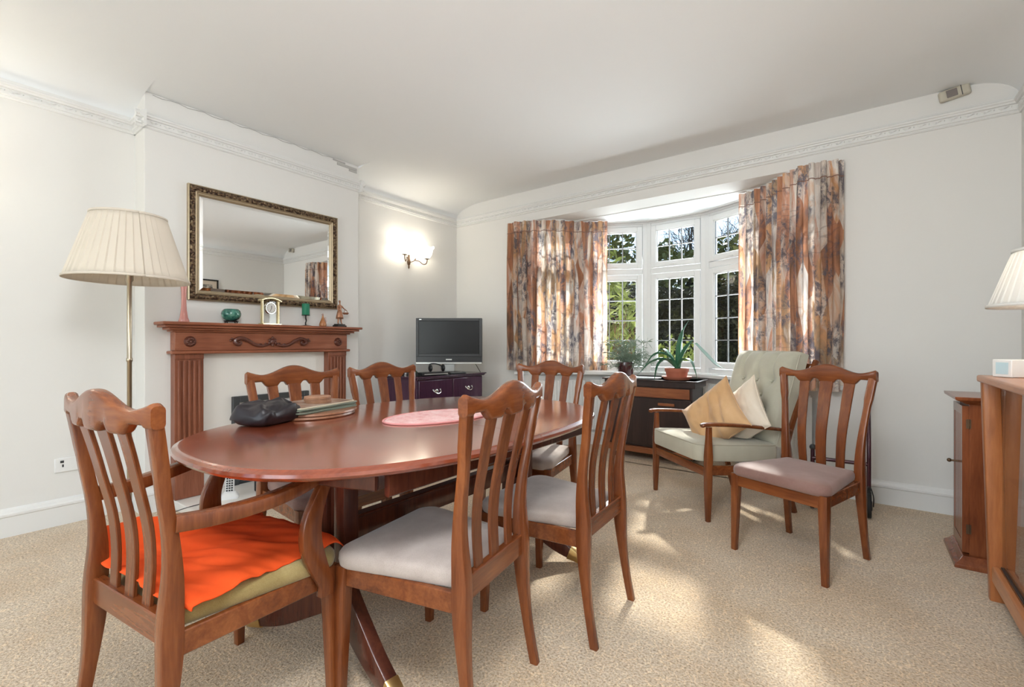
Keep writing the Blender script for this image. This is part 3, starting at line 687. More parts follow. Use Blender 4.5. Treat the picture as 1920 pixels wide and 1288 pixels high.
# stack: round cork-backed trivets (2), rectangular placemats (6), round coasters (6)
zc = ZT
def disc(r, z, h, a=1, rot=0, n=48): return [(r * a * math.cos(2 * PI * k / n) , r * math.sin(2 * PI * k / n)) for k in range(n)]
pc = (-2.08, 1.17)
m_wood_mat = wood('placemat_wood', (.16, .06, .03), (.30, .13, .07), (.40, .20, .11), rough=.35)
for k in range(2):
    t = thing('oval_placemat', ['lowest oval brown placemat of the stack on the table', 'second oval brown placemat from the bottom of the stack on the table'][k], 'placemat', (pc[0] + .03, pc[1] + .03 + .01 * k, zc), rad(20), 'placemats stacked on the table')
    bm = B(); lathe(bm, [(.001, 0), (.155, 0), (.160, .004), (.158, .012), (.15, .0125), (.001, .0125)], 48, cap=False)
    for v_ in bm.verts: v_.co.y *= 1.22
    obj('board', bm, m_wood_mat, t); zc += .0128
def rr_plate(w, h, z0, z1, r): return [(x, y) for x, y in rrect(w, h, r, 6)]
m_green_edge = mat('green_mat_edge', (.20, .24, .19), .6); m_cream_edge = mat('cream_mat_edge', (.62, .56, .42), .6)
m_pic = leafmat('placemat_print', [(.3, (.12, .07, .05)), (.5, (.30, .18, .13)), (.7, (.40, .33, .27))], 12)
which = ['lowest', 'second', 'third', 'fourth', 'fifth', 'topmost']
for k in range(6):
    t = thing('rectangular_placemat', '%s of the thin rectangular placemats with green edges in the stack' % which[k], 'placemat', (pc[0] + .006 * math.sin(k * 2.1), pc[1] + .02 + .006 * math.cos(k * 3), zc), rad(14 + 1.5 * math.sin(k * 1.7)), 'placemats stacked on the table')
    bm = B(); prism(bm, rr_plate(.125, .185, 0, 0, .035), 0, .0042); obj('board', bm, m_green_edge if k < 5 else m_cream_edge, t, bevel=.001)
    bm = B(); prism(bm, rr_plate(.117, .177, 0, 0, .03), .0042, .0047); obj('printed_top', bm, m_pic, t); zc += .0048
m_coast = wood('coaster_wood', (.28, .13, .07), (.42, .22, .13), (.52, .30, .19), rough=.5)
for k in range(6):
    t = thing('round_coaster', '%s of the small round brown coasters piled on the placemats' % which[k], 'coaster', (pc[0] + .015 + .002 * math.sin(k * 2), pc[1] + .045 + .002 * math.cos(k), zc), 0, 'round coasters piled on the placemats')
    bm = B(); lathe(bm, [(.001, 0), (.057, 0), (.060, .001), (.060, .004), (.057, .005), (.001, .005)], 40, cap=False); obj('disc', bm, m_coast, t); zc += .0052
# black soft bag / glasses case
t = thing('black_pouch', 'soft crumpled black leather pouch lying beside the placemat stack', 'pouch', (-1.995, .945, ZT), rad(22))
def pouch(u, v):
    th = 2 * PI * u; ph = PI * (v - .5); cx = math.copysign(abs(math.cos(th)) ** .42, math.cos(th)); sx = math.copysign(abs(math.sin(th)) ** .42, math.sin(th))
    cp = abs(math.cos(ph)) ** .35; x = .095 * cx * cp; y = .115 * sx * cp; z = .044 + .044 * math.copysign(abs(math.sin(ph)) ** .8, math.sin(ph)) 
    k = noise.noise((x * 14, y * 14, z * 30)) * .030 + .018 * noise.noise((x * 30, y * 22, z * 40))
    if v > .12: z += k * (z / .09) - .018 * (y < 0) * (-y / .12) * (z / .09); x += k * .5 * cp
    return (x, y, max(0.001, z))
bm = B(); grid(bm, 64, 40, pouch); bmesh.ops.remove_doubles(bm, verts=bm.verts, dist=.0005); obj('body', bm, M['black_lth'], t, angle=180)
bm = B(); sweep(bm, smoothpath([(-.10, -.06, .052), (-.03, -.10, .045), (.05, -.105, .040), (.10, -.06, .050)], 6), .020, .006, side=(0, 0, 1), r=.002, n=1); obj('flap', bm, M['black_lth'], t)

# ================================================================== FIREPLACE
fp = thing('fireplace_surround', 'mahogany fire surround with fluted pilasters, carved swag and mantel shelf', 'fireplace', (BX, 1.75, 0))
x0 = .0015
def lb(a, b_): bm = B(); box(bm, a, b_); return bm
for s, yy in ((-1, -.545), (1, .565)):
    bm = B(); box(bm, (x0, yy - .085, .062), (.075, yy + .085, 1.03)); box(bm, (.0751, yy - .085, .062), (.085, yy + .085, .30))
    for k in range(5): 
        y = yy - .060 + .030 * k; sweep(bm, [(.080, y, .31), (.080, y, .985)], .017, .012, side=(0, 1, 0), r=.004, n=2)
    box(bm, (.0751, yy - .085, .995), (.082, yy + .085, 1.03))
    obj('pilaster', bm, M['mantel_v'], fp, bevel=.002)
obj('frieze', lb((x0, -.632, 1.052), (.088, .652, 1.178)), M['mantel'], fp, bevel=.003)
obj('lower_moulding', lb((x0, -.655, 1.030), (.105, .675, 1.051)), M['mantel'], fp, bevel=.007, seg=3)
bm = B(); 
for (e, z0, z1) in ((.02, 1.178, 1.19), (.045, 1.19, 1.205), (.075, 1.205, 1.222)): box(bm, (x0, -.632 - e, z0), (.088 + e, .652 + e, z1))
obj('cornice', bm, M['mantel'], fp, bevel=.004)
obj('mantel_shelf', lb((x0, -.725, 1.222), (.185, .745, 1.242)), M['mantel'], fp, bevel=.006, seg=3)
def rosette(y, z):
    bm = B(); bmesh.ops.create_cone(bm, cap_ends=True, segments=28, radius1=.037, radius2=.028, depth=.014, matrix=Matrix.Translation((.095, y, z)) @ Matrix.Rotation(rad(90), 4, 'Y'))
    for k in range(9):
        a = 2 * PI * k / 9; sphere(bm, (.104, y + .020 * math.cos(a), z + .020 * math.sin(a)), .0085, (.8, 1, 1), 8, 6)
    sphere(bm, (.106, y, z), .009, (1, 1, 1), 10, 8); obj('rosette', bm, M['mantel_d'], fp)
rosette(-.545, 1.113); rosette(.565, 1.113)
bm = B()
for s in (-1, 1):
    pth = smoothpath([(.095, s * .03, 1.092), (.096, s * .08, 1.082), (.097, s * .13, 1.092), (.098, s * .18, 1.122), (.098, s * .225, 1.138), (.097, s * .26, 1.128), (.097, s * .268, 1.105), (.097, s * .245, 1.092), (.097, s * .228, 1.104), (.097, s * .238, 1.115)], 6)
    tube(bm, pth, [.009 + .005 * math.sin(PI * k / (len(pth) - 1)) for k in range(len(pth))], 8)
    for q, (yy, zz) in enumerate(((.05, 1.10), (.09, 1.095), (.15, 1.098), (.19, 1.118), (.285, 1.135), (.295, 1.12))): sphere(bm, (.097, s * yy, zz), .009, (.7, 1.3, .8), 8, 6)
for (yy, zz, r_) in ((0, 1.115, .021), (0, 1.142, .012), (-.018, 1.125, .013), (.018, 1.125, .013), (0, 1.088, .012), (-.024, 1.103, .011), (.024, 1.103, .011)): sphere(bm, (.098, yy, zz), r_, (.7, 1, 1), 10, 8)
obj('carved_swag', bm, M['mantel_d'], fp)
obj('marble_back_panel', lb((x0, -.458, .062), (.012, .478, 1.029)), M['white_marble'], fp, smooth=False)
# hearth
bm = B(); prism(bm, [(BX + .0015, 1.12), (BX + .46, 1.12), (BX + .50, 1.16), (BX + .50, 2.34), (BX + .46, 2.38), (BX + .0015, 2.38)], .001, .060)
tag(obj('hearth', bm, M['white_marble'], smooth=False, bevel=.006), 'cream marble hearth slab on the carpet under the fire surround', 'hearth')
# gas fire frame leaning in front of the panel
ff = thing('fire_frame', 'dark grey metal fire frame with white inset standing on the hearth', 'fireplace', (BX + .014, 1.782, .0605))
bm = B(); frame_w = .045; Y0, Y1, Z1 = -.292, .292, .650
for a, b_ in (((0, Y0, 0), (.035, Y0 + frame_w, Z1)), ((0, Y1 - frame_w, 0), (.035, Y1, Z1)), ((0, Y0 + frame_w, Z1 - frame_w), (.035, Y1 - frame_w, Z1))): box(bm, a, b_)
obj('frame', bm, M['dgrey'], ff, bevel=.004)
obj('white_inset', lb((0, Y0 + frame_w, .16), (.008, Y1 - frame_w, Z1 - frame_w)), M['gloss'], ff, smooth=False)
bm = B(); box(bm, (.0005, Y0 + frame_w, 0), (.02, Y1 - frame_w, .16))
for k in range(9): box(bm, (.02, Y0 + frame_w + .01, .012 + .016 * k), (.026, Y1 - frame_w - .01, .019 + .016 * k))
obj('lower_grille', bm, M['dgrey'], ff, smooth=False)
# items on hearth
t = thing('cordless_phone', 'white cordless phone with black keys standing in its cradle on the hearth', 'phone', (-3.40, 1.365, .0605), rad(62))
bm = B(); bar(bm, [((0, 0, 0), .055, .045), ((0, 0, .012), .055, .045), ((0, .006, .024), .045, .036), ((0, .012, .04), .034, .022)], .02, 4); obj('cradle', bm, M['white_pl'], t)
bm = B(); sweep(bm, [(0, .008, .03), (0, .028, .10), (0, .045, .165)], [.052, .052, .044], .022, side=(1, 0, 0), r=.008, n=3); hs = obj('handset', bm, M['white_pl'], t)
bm = B()
for r_ in range(6):
    for c in range(3):
        z = .045 + r_ * .015; y = -.0055 + (z - .03) * .27 + .0; box(bm, (-.020 + c * .0145, y - .0055, z), (-.020 + c * .0145 + .010, y - .002, z + .009))
k_ = obj('keypad', bm, M['black_pl'], hs, smooth=False)
bm = B(); tube(bm, smoothpath([(-3.42, 1.41, .067), (-3.40, 1.20, .066), (-3.42, 1.10, .055), (-3.5, .98, .006), (-3.4, .90, .006), (-3.32, .97, .006), (-3.38, 1.03, .006), (-3.5, .93, .006), (-3.62, .86, .006)], 10), .0025, 6)
tag(obj('phone_cable', bm, M['black_pl']), 'thin black cable curling over the edge of the hearth onto the carpet', 'cable')
t = thing('black_radio', 'small black box radio on the hearth beside the cordless phone', 'radio', (-3.38, 1.60, .0605), rad(62))
bm = B(); box(bm, (-.075, -.04, .003), (.075, .04, .135)); obj('body', bm, M['black_pl'], t, bevel=.012, seg=3)
bm = B(); bmesh.ops.create_cone(bm, cap_ends=True, segments=24, radius1=.045, radius2=.045, depth=.006, matrix=Matrix.Translation((-.015, -.043, .07)) @ Matrix.Rotation(rad(90), 4, 'X')); obj('speaker_grille', bm, M['dgrey'], t)
t = thing('dark_box', 'dark rectangular box lying on the hearth near the fire frame', 'box', (-3.45, 1.84, .0605), rad(0))
bm = B(); box(bm, (-.07, -.10, 0), (.07, .10, .09)); obj('body', bm, M['black_pl'], t, bevel=.008); bm = B(); box(bm, (-.072, -.102, .0905), (.072, .102, .104)); obj('lid', bm, M['dgrey'], t, bevel=.004)

# ================================================================== MIRROR
mt = thing('wall_mirror', 'large rectangular mirror in an ornate dark gilt frame above the mantel', 'mirror', (BX + .002, 1.780, 1.80), rad(-.35))
hw_, hh_ = .566, .400
def mframe(prof, name, m, w0, h0, angle=25):
    """prof: list of (inset, out)"""
    bm = B(); rings = []
    for ins, out in prof:
        y, z = w0 - ins, h0 - ins; rings.append([(out, -y, -z), (out, y, -z), (out, y, z), (out, -y, z)])
    rings2 = list(map(list, zip(*rings)))   # four corners -> loft around
    loft(bm, rings2 + [rings2[0]], cap=False); bmesh.ops.remove_doubles(bm, verts=bm.verts, dist=1e-5)
    return obj(name, bm, m, mt, smooth=False)
mframe([(0, .0), (0, .028), (.006, .034), (.010, .030)], 'outer_edge', M['gold_lacq'], hw_, hh_)
mframe([(.010, 0), (.010, .030), (.020, .042), (.034, .040), (.044, .030), (.044, 0)], 'carved_frame', M['ornate'], hw_, hh_)
mframe([(.044, 0), (.044, .030), (.050, .033), (.056, .028), (.062, .028), (.070, .020), (.070, 0)], 'inner_slip', M['gold_lacq'], hw_, hh_)
# carved beads on the frame
bm = B()
for s in (-1, 1):
    for k in range(64):
        y = -hw_ + .03 + (2 * hw_ - .06) * k / 63; bmesh.ops.create_icosphere(bm, subdivisions=1, radius=.008, matrix=Matrix.Translation((.040, y, s * (hh_ - .027) + .004 * math.sin(k * 1.7))) @ Matrix.Rotation(k * .9, 4, 'X') @ Matrix.Diagonal((.6, 1.2, .7, 1)))
    for k in range(45):
        z = -hh_ + .03 + (2 * hh_ - .06) * k / 44; bmesh.ops.create_icosphere(bm, subdivisions=1, radius=.008, matrix=Matrix.Translation((.040, s * (hw_ - .027) + .004 * math.sin(k * 1.7), z)) @ Matrix.Rotation(k * .9, 4, 'X') @ Matrix.Diagonal((.6, .8, 1.1, 1)))
r_ = obj('carving', bm, M['bronze'], mt); r_['kind'] = 'stuff'
w1, h1 = hw_ - .070, hh_ - .070; bv = .022
obj('glass', lb((.004, -w1 + bv, -h1 + bv), (.0185, w1 - bv, h1 - bv)), M['mirror'], mt, smooth=False)
bm = B(); rings = [[(o_x, -y, -z), (o_x, y, -z), (o_x, y, z), (o_x, -y, z)] for o_x, y, z in ((.0145, w1, h1), (.0185, w1 - bv, h1 - bv))]
loft(bm, rings, cap=False); obj('bevelled_edge', bm, M['mirror'], mt, smooth=False)

# ================================================================== MANTEL ITEMS
ZM = 1.2425
t = thing('pink_vase', 'tall slender pink glass vase at the left end of the mantel', 'vase', (-3.615, 1.170, ZM))
bm = B(); lathe(bm, [(.001, 0), (.030, 0), (.032, .006), (.024, .03), (.017, .08), (.014, .14), (.015, .20), (.020, .25), (.026, .275), (.022, .272), (.015, .24), (.010, .16), (.012, .06), (.001, .04)], 24, cap=False); obj('body', bm, M['pinkglass'], t)
t = thing('green_bowl', 'round green crackle glazed bowl on a small dark stand on the mantel', 'bowl', (-3.615, 1.462, ZM))
bm = B(); lathe(bm, [(.001, 0), (.03, 0), (.05, .012), (.062, .032), (.064, .050), (.058, .070), (.046, .082), (.040, .083), (.044, .076), (.054, .05), (.03, .012), (.001, .01)], 40, c=(0, 0, .022), cap=False); obj('bowl', bm, M['greenbowl'], t)
bm = B(); lathe(bm, [(.001, .014), (.044, .014), (.048, .018), (.044, .022), (.001, .022)], 24, cap=False)
for k in range(4):
    a = k * PI / 2 + .6; tube(bm, [(.036 * math.cos(a), .036 * math.sin(a), .016), (.046 * math.cos(a), .046 * math.sin(a), .008), (.040 * math.cos(a), .040 * math.sin(a), 0)], .004, 6)
obj('stand', bm, M['black_pl'], t)
t = thing('mantel_clock', 'brass framed mantel clock with open glass case and white dial', 'clock', (-3.610, 1.735, ZM), rad(12))
bm = B(); box(bm, (-.028, -.078, 0), (.028, .078, .010))
for s in (-1, 1): sweep(bm, [(0, s * .068, .01), (0, s * .068, .185)], .018, .020, side=(0, 1, 0), r=.005, n=2)
arch = [(0, -.085 + .17 * k / 16, .184 + .020 * math.sin(PI * k / 16)) for k in range(17)]; sweep(bm, arch, .050, .010, side=(1, 0, 0), r=.002, n=1)
obj('case', bm, M['pale_brass'], t)
bm = B(); box(bm, (-.004, -.058, .011), (-.001, .058, .182)); obj('glass_back', bm, M['glass'], t, smooth=False)
Rx = Matrix.Rotation(rad(90), 4, 'Y')
bm = B(); bmesh.ops.create_cone(bm, cap_ends=True, segments=40, radius1=.047, radius2=.044, depth=.016, matrix=Matrix.Translation((.004, 0, .128)) @ Rx); obj('bezel', bm, M['chrome'], t)
bm = B(); bmesh.ops.create_cone(bm, cap_ends=True, segments=40, radius1=.040, radius2=.040, depth=.002, matrix=Matrix.Translation((.0135, 0, .128)) @ Rx); dl = obj('dial', bm, M['paper'], t, smooth=False)
bm = B()
for k in range(12):
    Mx = Matrix.Translation((.0148, 0, .128)) @ Matrix.Rotation(k * PI / 6, 4, 'X'); box(bm, (0, -.0012, .030), (.0006, .0012, .037), Mx)
for a, ln, w_ in ((rad(-158), .028, .0014), (rad(2), .019, .0020)):
    Mx = Matrix.Translation((.0156, 0, .128)) @ Matrix.Rotation(-a, 4, 'X'); box(bm, (0, -w_, -.004), (.0008, w_, ln), Mx)
obj('hands', bm, M['ink'], dl, smooth=False)
t = thing('candle_holder', 'black metal candlestick with twisted stem on the mantel under the green candle', 'candle holder', (-3.612, 2.022, ZM))
bm = B(); lathe(bm, [(.001, 0), (.044, 0), (.044, .003), (.010, .008), (.001, .008)], 28, cap=False)
tube(bm, smoothpath([(0, 0, .005), (.004, -.004, .025), (-.004, .006, .045), (.003, -.002, .065), (0, 0, .085)], 5), .0055, 8)
lathe(bm, [(.001, .085), (.030, .085), (.033, .090), (.001, .090)], 28, cap=False); obj('stand', bm, M['black_pl'], t)
t = thing('green_candle', 'thick green pillar candle on the black metal holder', 'candle', (-3.612, 2.022, ZM + .0902))
bm = B(); lathe(bm, [(.001, 0), (.029, 0), (.0295, .002), (.0295, .088), (.026, .092), (.010, .088), (.001, .087)], 28, cap=False); obj('wax', bm, M['greenc'], t); bm = B(); tube(bm, [(0, 0, .087), (.001, 0, .097)], .001, 5); obj('wick', bm, M['ink'], t)
m_amber = mat('amber_glass', (.55, .22, .08), .15, coat=.6, trans=.3); m_clear = mat('pale_pink_glass', (.75, .55, .48), .1, coat=.6, trans=.4)
t = thing('glass_bird_ornament', 'small amber glass bird ornament between the candle and the statuette', 'ornament', (-3.612, 2.172, ZM))
bm = B(); lathe(bm, [(.001, 0), (.026, 0), (.030, .012), (.026, .032), (.016, .055), (.009, .075), (.007, .090), (.001, .095)], 20, cap=False); obj('body', bm, m_amber, t)
bm = B(); sphere(bm, (0, 0, .100), .009); tube(bm, [(0, 0, .10), (.002, -.016, .098)], [.005, .001], 6); sweep(bm, [(0, .02, .02), (0, .034, .045), (0, .022, .078)], .006, .012, side=(1, 0, 0)); obj('head', bm, m_clear, t)
# statuette
st = thing('bronze_statuette', 'bronze statuette of a standing figure with a basket at the right mantel end', 'statuette', (-3.612, 2.330, ZM), rad(20))
bm = B(); box(bm, (-.028, -.060, 0), (.028, .060, .016)); box(bm, (-.022, -.050, .016), (.022, .050, .026)); obj('base', bm, M['black_pl'], st, bevel=.003)
def skin_body(name, parent, vs, es, m, sub=2, root=0):
    me = bpy.data.meshes.new(name); me.from_pydata([v[:3] for v in vs], es, []); o = link(name, me, m, parent)
    md = o.modifiers.new('skin', 'SKIN'); md.use_smooth_shade = True
    for i, v in enumerate(vs): me.skin_vertices[0].data[i].radius = (v[3], v[3])
    me.skin_vertices[0].data[root].use_root = True
    md = o.modifiers.new('sub', 'SUBSURF'); md.levels = sub; md.render_levels = sub
    dg = bpy.context.evaluated_depsgraph_get(); nm = bpy.data.meshes.new_from_object(o.evaluated_get(dg)); o.modifiers.clear(); o.data = nm; nm.name = name
    return o
V = [(0, 0, .125, .015), (0, .002, .150, .012), (0, .003, .178, .015), (0, .003, .196, .006), (0, .003, .208, .0045), (0, .000, .222, .0105), (0, 0, .233, .008),
     (0, -.014, .105, .012), (.004, -.022, .068, .008), (0, -.024, .034, .0055), (.010, -.026, .029, .0045), (0, .014, .105, .012), (-.004, .020, .068, .008), (0, .024, .034, .0055), (.010, .026, .029, .0045),
     (0, -.022, .185, .007), (.004, -.034, .158, .005), (.010, -.028, .136, .0042), (.016, -.024, .128, .0042),
     (0, .026, .184, .007), (.008, .044, .164, .005), (.016, .064, .150, .0042), (.018, .072, .146, .0042)]
Eg = [(0, 1), (1, 2), (2, 3), (3, 4), (4, 5), (5, 6), (0, 7), (7, 8), (8, 9), (9, 10), (0, 11), (11, 12), (12, 13), (13, 14), (2, 15), (15, 16), (16, 17), (17, 18), (2, 19), (19, 20), (20, 21), (21, 22)]
M['statbr'] = mat('copper_bronze', (.40, .20, .12), .35, metal=.7)
skin_body('figure', st, V, Eg, M['statbr'])
bm = B(); loft(bm, [[(r_ * .8 * math.cos(2 * PI * a / 20), r_ * math.sin(2 * PI * a / 20), z) for a in range(20)] for r_, z in ((.018, .145), (.024, .125), (.032, .095), (.036, .072))], cap=False); obj('kilt', bm, M['statbr'], st, solid=.002)
bm = B(); lathe(bm, [(.001, 0), (.018, 0), (.026, .010), (.027, .016), (.022, .012), (.001, .008)], 20, c=(.018, .058, .112), cap=False); tube(bm, smoothpath([(.018, .034, .126), (.018, .045, .150), (.018, .072, .148), (.018, .082, .126)], 5), .0025, 6); obj('basket', bm, M['statbr'], st)

# ================================================================== FLOOR LAMP
fl = thing('floor_lamp', 'standard lamp with a large cream pleated shade in the left alcove', 'lamp', (-3.14, .765, 0))
bm = B(); lathe(bm, [(.001, 0), (.15, 0), (.152, .008), (.145, .018), (.06, .026), (.022, .040), (.014, .07), (.001, .07)], 40, cap=False); obj('base', bm, M['lampmetal'], fl)
bm = B(); lathe(bm, [(.011, .06), (.011, 1.0), (.014, 1.005), (.014, 1.02), (.011, 1.025), (.011, 1.43), (.018, 1.44), (.018, 1.50), (.001, 1.5)], 16, cap=False); obj('pole', bm, M['lampmetal'], fl)
def pleated(parent, rb, rt, z0, z1, nple, m, depth=.006):
    bm = B(); n = nple * 6
    def f(u, v):
        k = u * nple; q = k - int(k); a = 2 * PI * u; r_ = rb + (rt - rb) * v; d_ = depth * (q if q < .85 else (1 - q) * 5.6) * (1 - .3 * v)
        return ((r_ + d_) * math.cos(a), (r_ + d_) * math.sin(a), z0 + (z1 - z0) * v)
    grid(bm, n, 8, f); o = obj('lamp_shade', bm, m, parent, angle=35, solid=.0015)
    for r_, z in ((rb + .004, z0 + .004), (rt + .003, z1 - .003)):
        bm = B(); grid(bm, 72, 1, lambda u, v: ((r_ + .003) * math.cos(2 * PI * u), (r_ + .003) * math.sin(2 * PI * u), z - .006 + .012 * v)); obj('trim', bm, m, o, angle=180, solid=.002)
    return o
pleated(fl, .262, .160, 1.438, 1.782, 42, M['shade'])
bm = B(); tube(bm, [(-.158, 0, 1.775), (0, 0, 1.76), (.158, 0, 1.775)], .002, 6); tube(bm, [(0, -.158, 1.775), (0, 0, 1.76), (0, .158, 1.775)], .002, 6); obj('shade_carrier', bm, M['lampmetal'], fl)
bm = B(); sphere(bm, (0, 0, 1.56), .03, (1, 1, 1.3)); obj('bulb', bm, M['white_pl'], fl)
# table lamp on the right-hand cabinet
ZC = .962
tl = thing('table_lamp', 'table lamp with white pleated shade on the glass cabinet at the right edge', 'lamp', (.595, 2.60, ZC + .001))
bm = B(); lathe(bm, [(.001, 0), (.07, 0), (.072, .01), (.03, .02), (.02, .05), (.034, .10), (.038, .14), (.022, .19), (.010, .22), (.010, .30), (.001, .30)], 28, cap=False); obj('base', bm, M['white_pl'], tl)
pleated(tl, .185, .115, .278, .495, 40, M['shade_w'], .004)
bm = B(); sphere(bm, (0, 0, .36), .028, (1, 1, 1.3)); obj('bulb', bm, M['sconce_gl'], tl)
light('table_lamp_light', 'POINT', (.595, 2.60, ZC + .42), (0, 0, 0), 1.2, (1, .85, .68), shadow_soft_size=.03)

# ================================================================== WALL SCONCES
def sconce(x, y, z, label):
    t = thing('wall_sconce', label, 'wall light', (x, y, z))
    bm = B(); lathe(bm, [(.001, -.085), (.006, -.075), (.010, -.060), (.006, -.050), (.016, -.030), (.020, -.005), (.012, .020), (.009, .050), (.012, .060), (.001, .07)], 16, c=(.014, 0, 0), cap=False); obj('backplate', bm, M['bronze'], t)
    for s in (-1, 1):
        bm = B(); tube(bm, smoothpath([(.016, 0, -.015), (.045, s * .035, .000), (.060, s * .050, .018), (.055, s * .062, .030), (.045, s * .052, .022)], 5), .0042, 8)
        tube(bm, smoothpath([(.052, s * .045, .010), (.080, s * .085, .004), (.105, s * .118, -.026), (.125, s * .145, -.020), (.13, s * .155, .010), (.13, s * .155, .030)], 6), .005, 8)
        lathe(bm, [(.004, .026), (.026, .034), (.028, .038), (.004, .038)], 16, c=(.13, s * .155, 0)); a = obj('arm', bm, M['bronze'], t)
        bm = B(); n = 48
        def f(u, v):
            r_ = .022 + .036 * math.sin(min(1, v * 1.5) * PI / 2) + (.020 * max(0, (v - .7) / .3) ** 2); r_ += .006 * math.sin(12 * PI * u) * v * v; zz = .040 + .115 * v + .010 * math.sin(12 * PI * u) * max(0, v - .8) * 4
            return (.13 + r_ * math.cos(2 * PI * u), s * .155 + r_ * math.sin(2 * PI * u), zz)
        grid(bm, n, 12, f); g = obj('glass_shade', bm, M['sconce_gl'], a, angle=180, solid=.002); g['label'] = 'lit frosted tulip shade'
        light('sconce_bulb_light', 'POINT', (x + .13, y + s * .155, z + .13), (0, 0, 0), .38, (1, .93, .82), shadow_soft_size=.03)
    return t
sconce(XL, 3.33, 1.985, 'lit two-arm bronze wall light with tulip shades above the television')
sconce(XL, -.08, 1.985, 'lit two-arm bronze wall light left of the floor lamp, outside the left picture edge')

# ================================================================== CHEST AND TELEVISION
cs = thing('chest_of_drawers', 'dark burgundy chest with four drawers and silver pulls under the television', 'chest', (-3.36, 3.245, 0))
X0, X1, Yh, ZH = -.22, .22, .445, .80
bm = B(); box(bm, (X0, -Yh, .05), (X1 - .012, Yh, ZH - .03)); box(bm, (X0 + .01, -Yh + .01, 0), (X1 - .03, Yh - .01, .05)); obj('body', bm, M['burg'], cs, bevel=.003)
bm = B(); box(bm, (X0 - .005, -Yh - .012, ZH - .030), (X1 + .008, Yh + .012, ZH - .012)); box(bm, (X0 - .005, -Yh - .03, ZH - .012), (X1 + .026, Yh + .03, ZH)); top = obj('top', bm, M['burg'], cs, bevel=.004, seg=3)
bm = B()
for k in range(56): 
    y = -Yh - .01 + (2 * Yh + .02) * k / 55; sphere(bm, (X1 + .012, y, ZH - .018), .007, (1, 1, 1), 6, 5)
r_ = obj('rope_moulding', bm, M['burg'], top); r_['kind'] = 'stuff'
for zi, (z0, z1) in enumerate(((.535, .765), (.30, .52), (.07, .285))):
    for s in (-1, 1):
        y0, y1 = (s * .005, s * (Yh - .012)) if s > 0 else (-(Yh - .012), -.005)
        bm = B(); box(bm, (X1 - .0115, y0, z0), (X1 + .004, y1, z1)); d_ = obj('drawer', bm, M['burg'], cs, bevel=.009, seg=3)
        yc = (y0 + y1) / 2; zc_ = (z0 + z1) / 2 + .01; bm = B()
        tube(bm, smoothpath([(X1 + .006, yc - .045, zc_ + .012), (X1 + .022, yc - .038, zc_ - .008), (X1 + .028, yc, zc_ - .022), (X1 + .022, yc + .038, zc_ - .008), (X1 + .006, yc + .045, zc_ + .012)], 5), .004, 8)
        sphere(bm, (X1 + .006, yc, zc_), .020, (.25, 1, .9)); sphere(bm, (X1 + .006, yc - .045, zc_ + .012), .008); sphere(bm, (X1 + .006, yc + .045, zc_ + .012), .008)
        obj('handle', bm, M['chrome'], d_)
tv = thing('television', 'black flat screen television with silver lower edge on the burgundy chest', 'television', (-3.325, 3.385, ZH + .0005), rad(36.8))
bm = B(); box(bm, (-.332, -.030, .094), (.332, .045, .555)); obj('casing', bm, M['black_pl'], tv, bevel=.004)
bm = B(); frame_rect(bm, -.332, .332, .168, .555, .028, -.038, -.0305); obj('bezel', bm, mat('charcoal_bezel', (.030, .030, .032), .35), tv, smooth=False, bevel=.003)
obj('screen', lb((-.303, -.0335, .197), (.303, -.0305, .526)), M['screen'], tv, smooth=False)
obj('speaker_bar', lb((-.332, -.036, .112), (.332, -.0305, .167)), mat('graphite', (.018, .018, .020), .3), tv, smooth=False)
obj('silver_edge', lb((-.332, -.042, .094), (.332, -.0305, .1115)), M['silver'], tv, smooth=False, bevel=.003)
bm = B(); box(bm, (-.05, -.0, .02), (.05, .03, .10)); obj('neck', bm, M['silver'], tv, smooth=False)
bm = B(); lathe(bm, [(.001, 0), (.17, 0), (.172, .006), (.15, .014), (.05, .022), (.001, .022)], 40, cap=False)
for v_ in bm.verts: v_.co.y *= .6
obj('stand_foot', bm, M['black_pl'], tv)
obj('badge', lb((-.03, -.0375, .133), (.03, -.036, .144)), M['silver'], tv, smooth=False)
obj('badge', lb((-.300, -.0385, .537), (-.276, -.038, .545)), M['silver'], tv, smooth=False)
# clutter on the chest
def onchest(x, y): return (x, y, ZH + .0006)
t = thing('set_top_box', 'flat black set-top box with silver lines in front of the television', 'box', onchest(-3.22, 3.05), rad(80)); bm = B(); box(bm, (-.15, -.07, .003), (.15, .07, .030)); obj('body', bm, M['black_pl'], t, bevel=.003); bm = B(); box(bm, (-.13, -.0712, .012), (.13, -.0702, .020)); obj('front_strip', bm, M['silver'], t, smooth=False)
t = thing('phone_handset', 'small black phone with green buttons at the left end of the chest', 'phone', onchest(-3.30, 2.88), rad(60)); bm = B(); bar(bm, [((0, 0, .001), .055, .035), ((0, .004, .03), .05, .032), ((0, .01, .05), .03, .02)], .01, 3); obj('body', bm, M['black_pl'], t)
bm = B()
for k in range(4): box(bm, (-.03 + .016 * k, -.034, .030), (-.02 + .016 * k, -.028, .040))
obj('buttons', bm, mat('green_button', (.02, .10, .05), .5), t, smooth=False)
t = thing('headphones', 'black headphones resting on the set-top box', 'headphones', (-3.20, 3.10, ZH + .031), rad(70))
bm = B(); tube(bm, [(.065 * math.cos(rad(a)), .03 + .075 * math.sin(rad(a)), .045 + .03 * math.sin(rad(a))) for a in range(0, 181, 12)], .006, 8); obj('headband', bm, M['black_pl'], t)
for s in (-1, 1): bm = B(); sphere(bm, (s * .065, .02, .036), .035, (.5, 1, 1)); obj('ear_cup', bm, M['black_pl'], t)
t = thing('remote_control', 'dark remote control with pale keys lying right of the headphones', 'remote', onchest(-3.165, 3.33), rad(75)); bm = B(); box(bm, (-.085, -.022, 0), (.085, .022, .016)); obj('body', bm, M['dgrey'], t, bevel=.005)
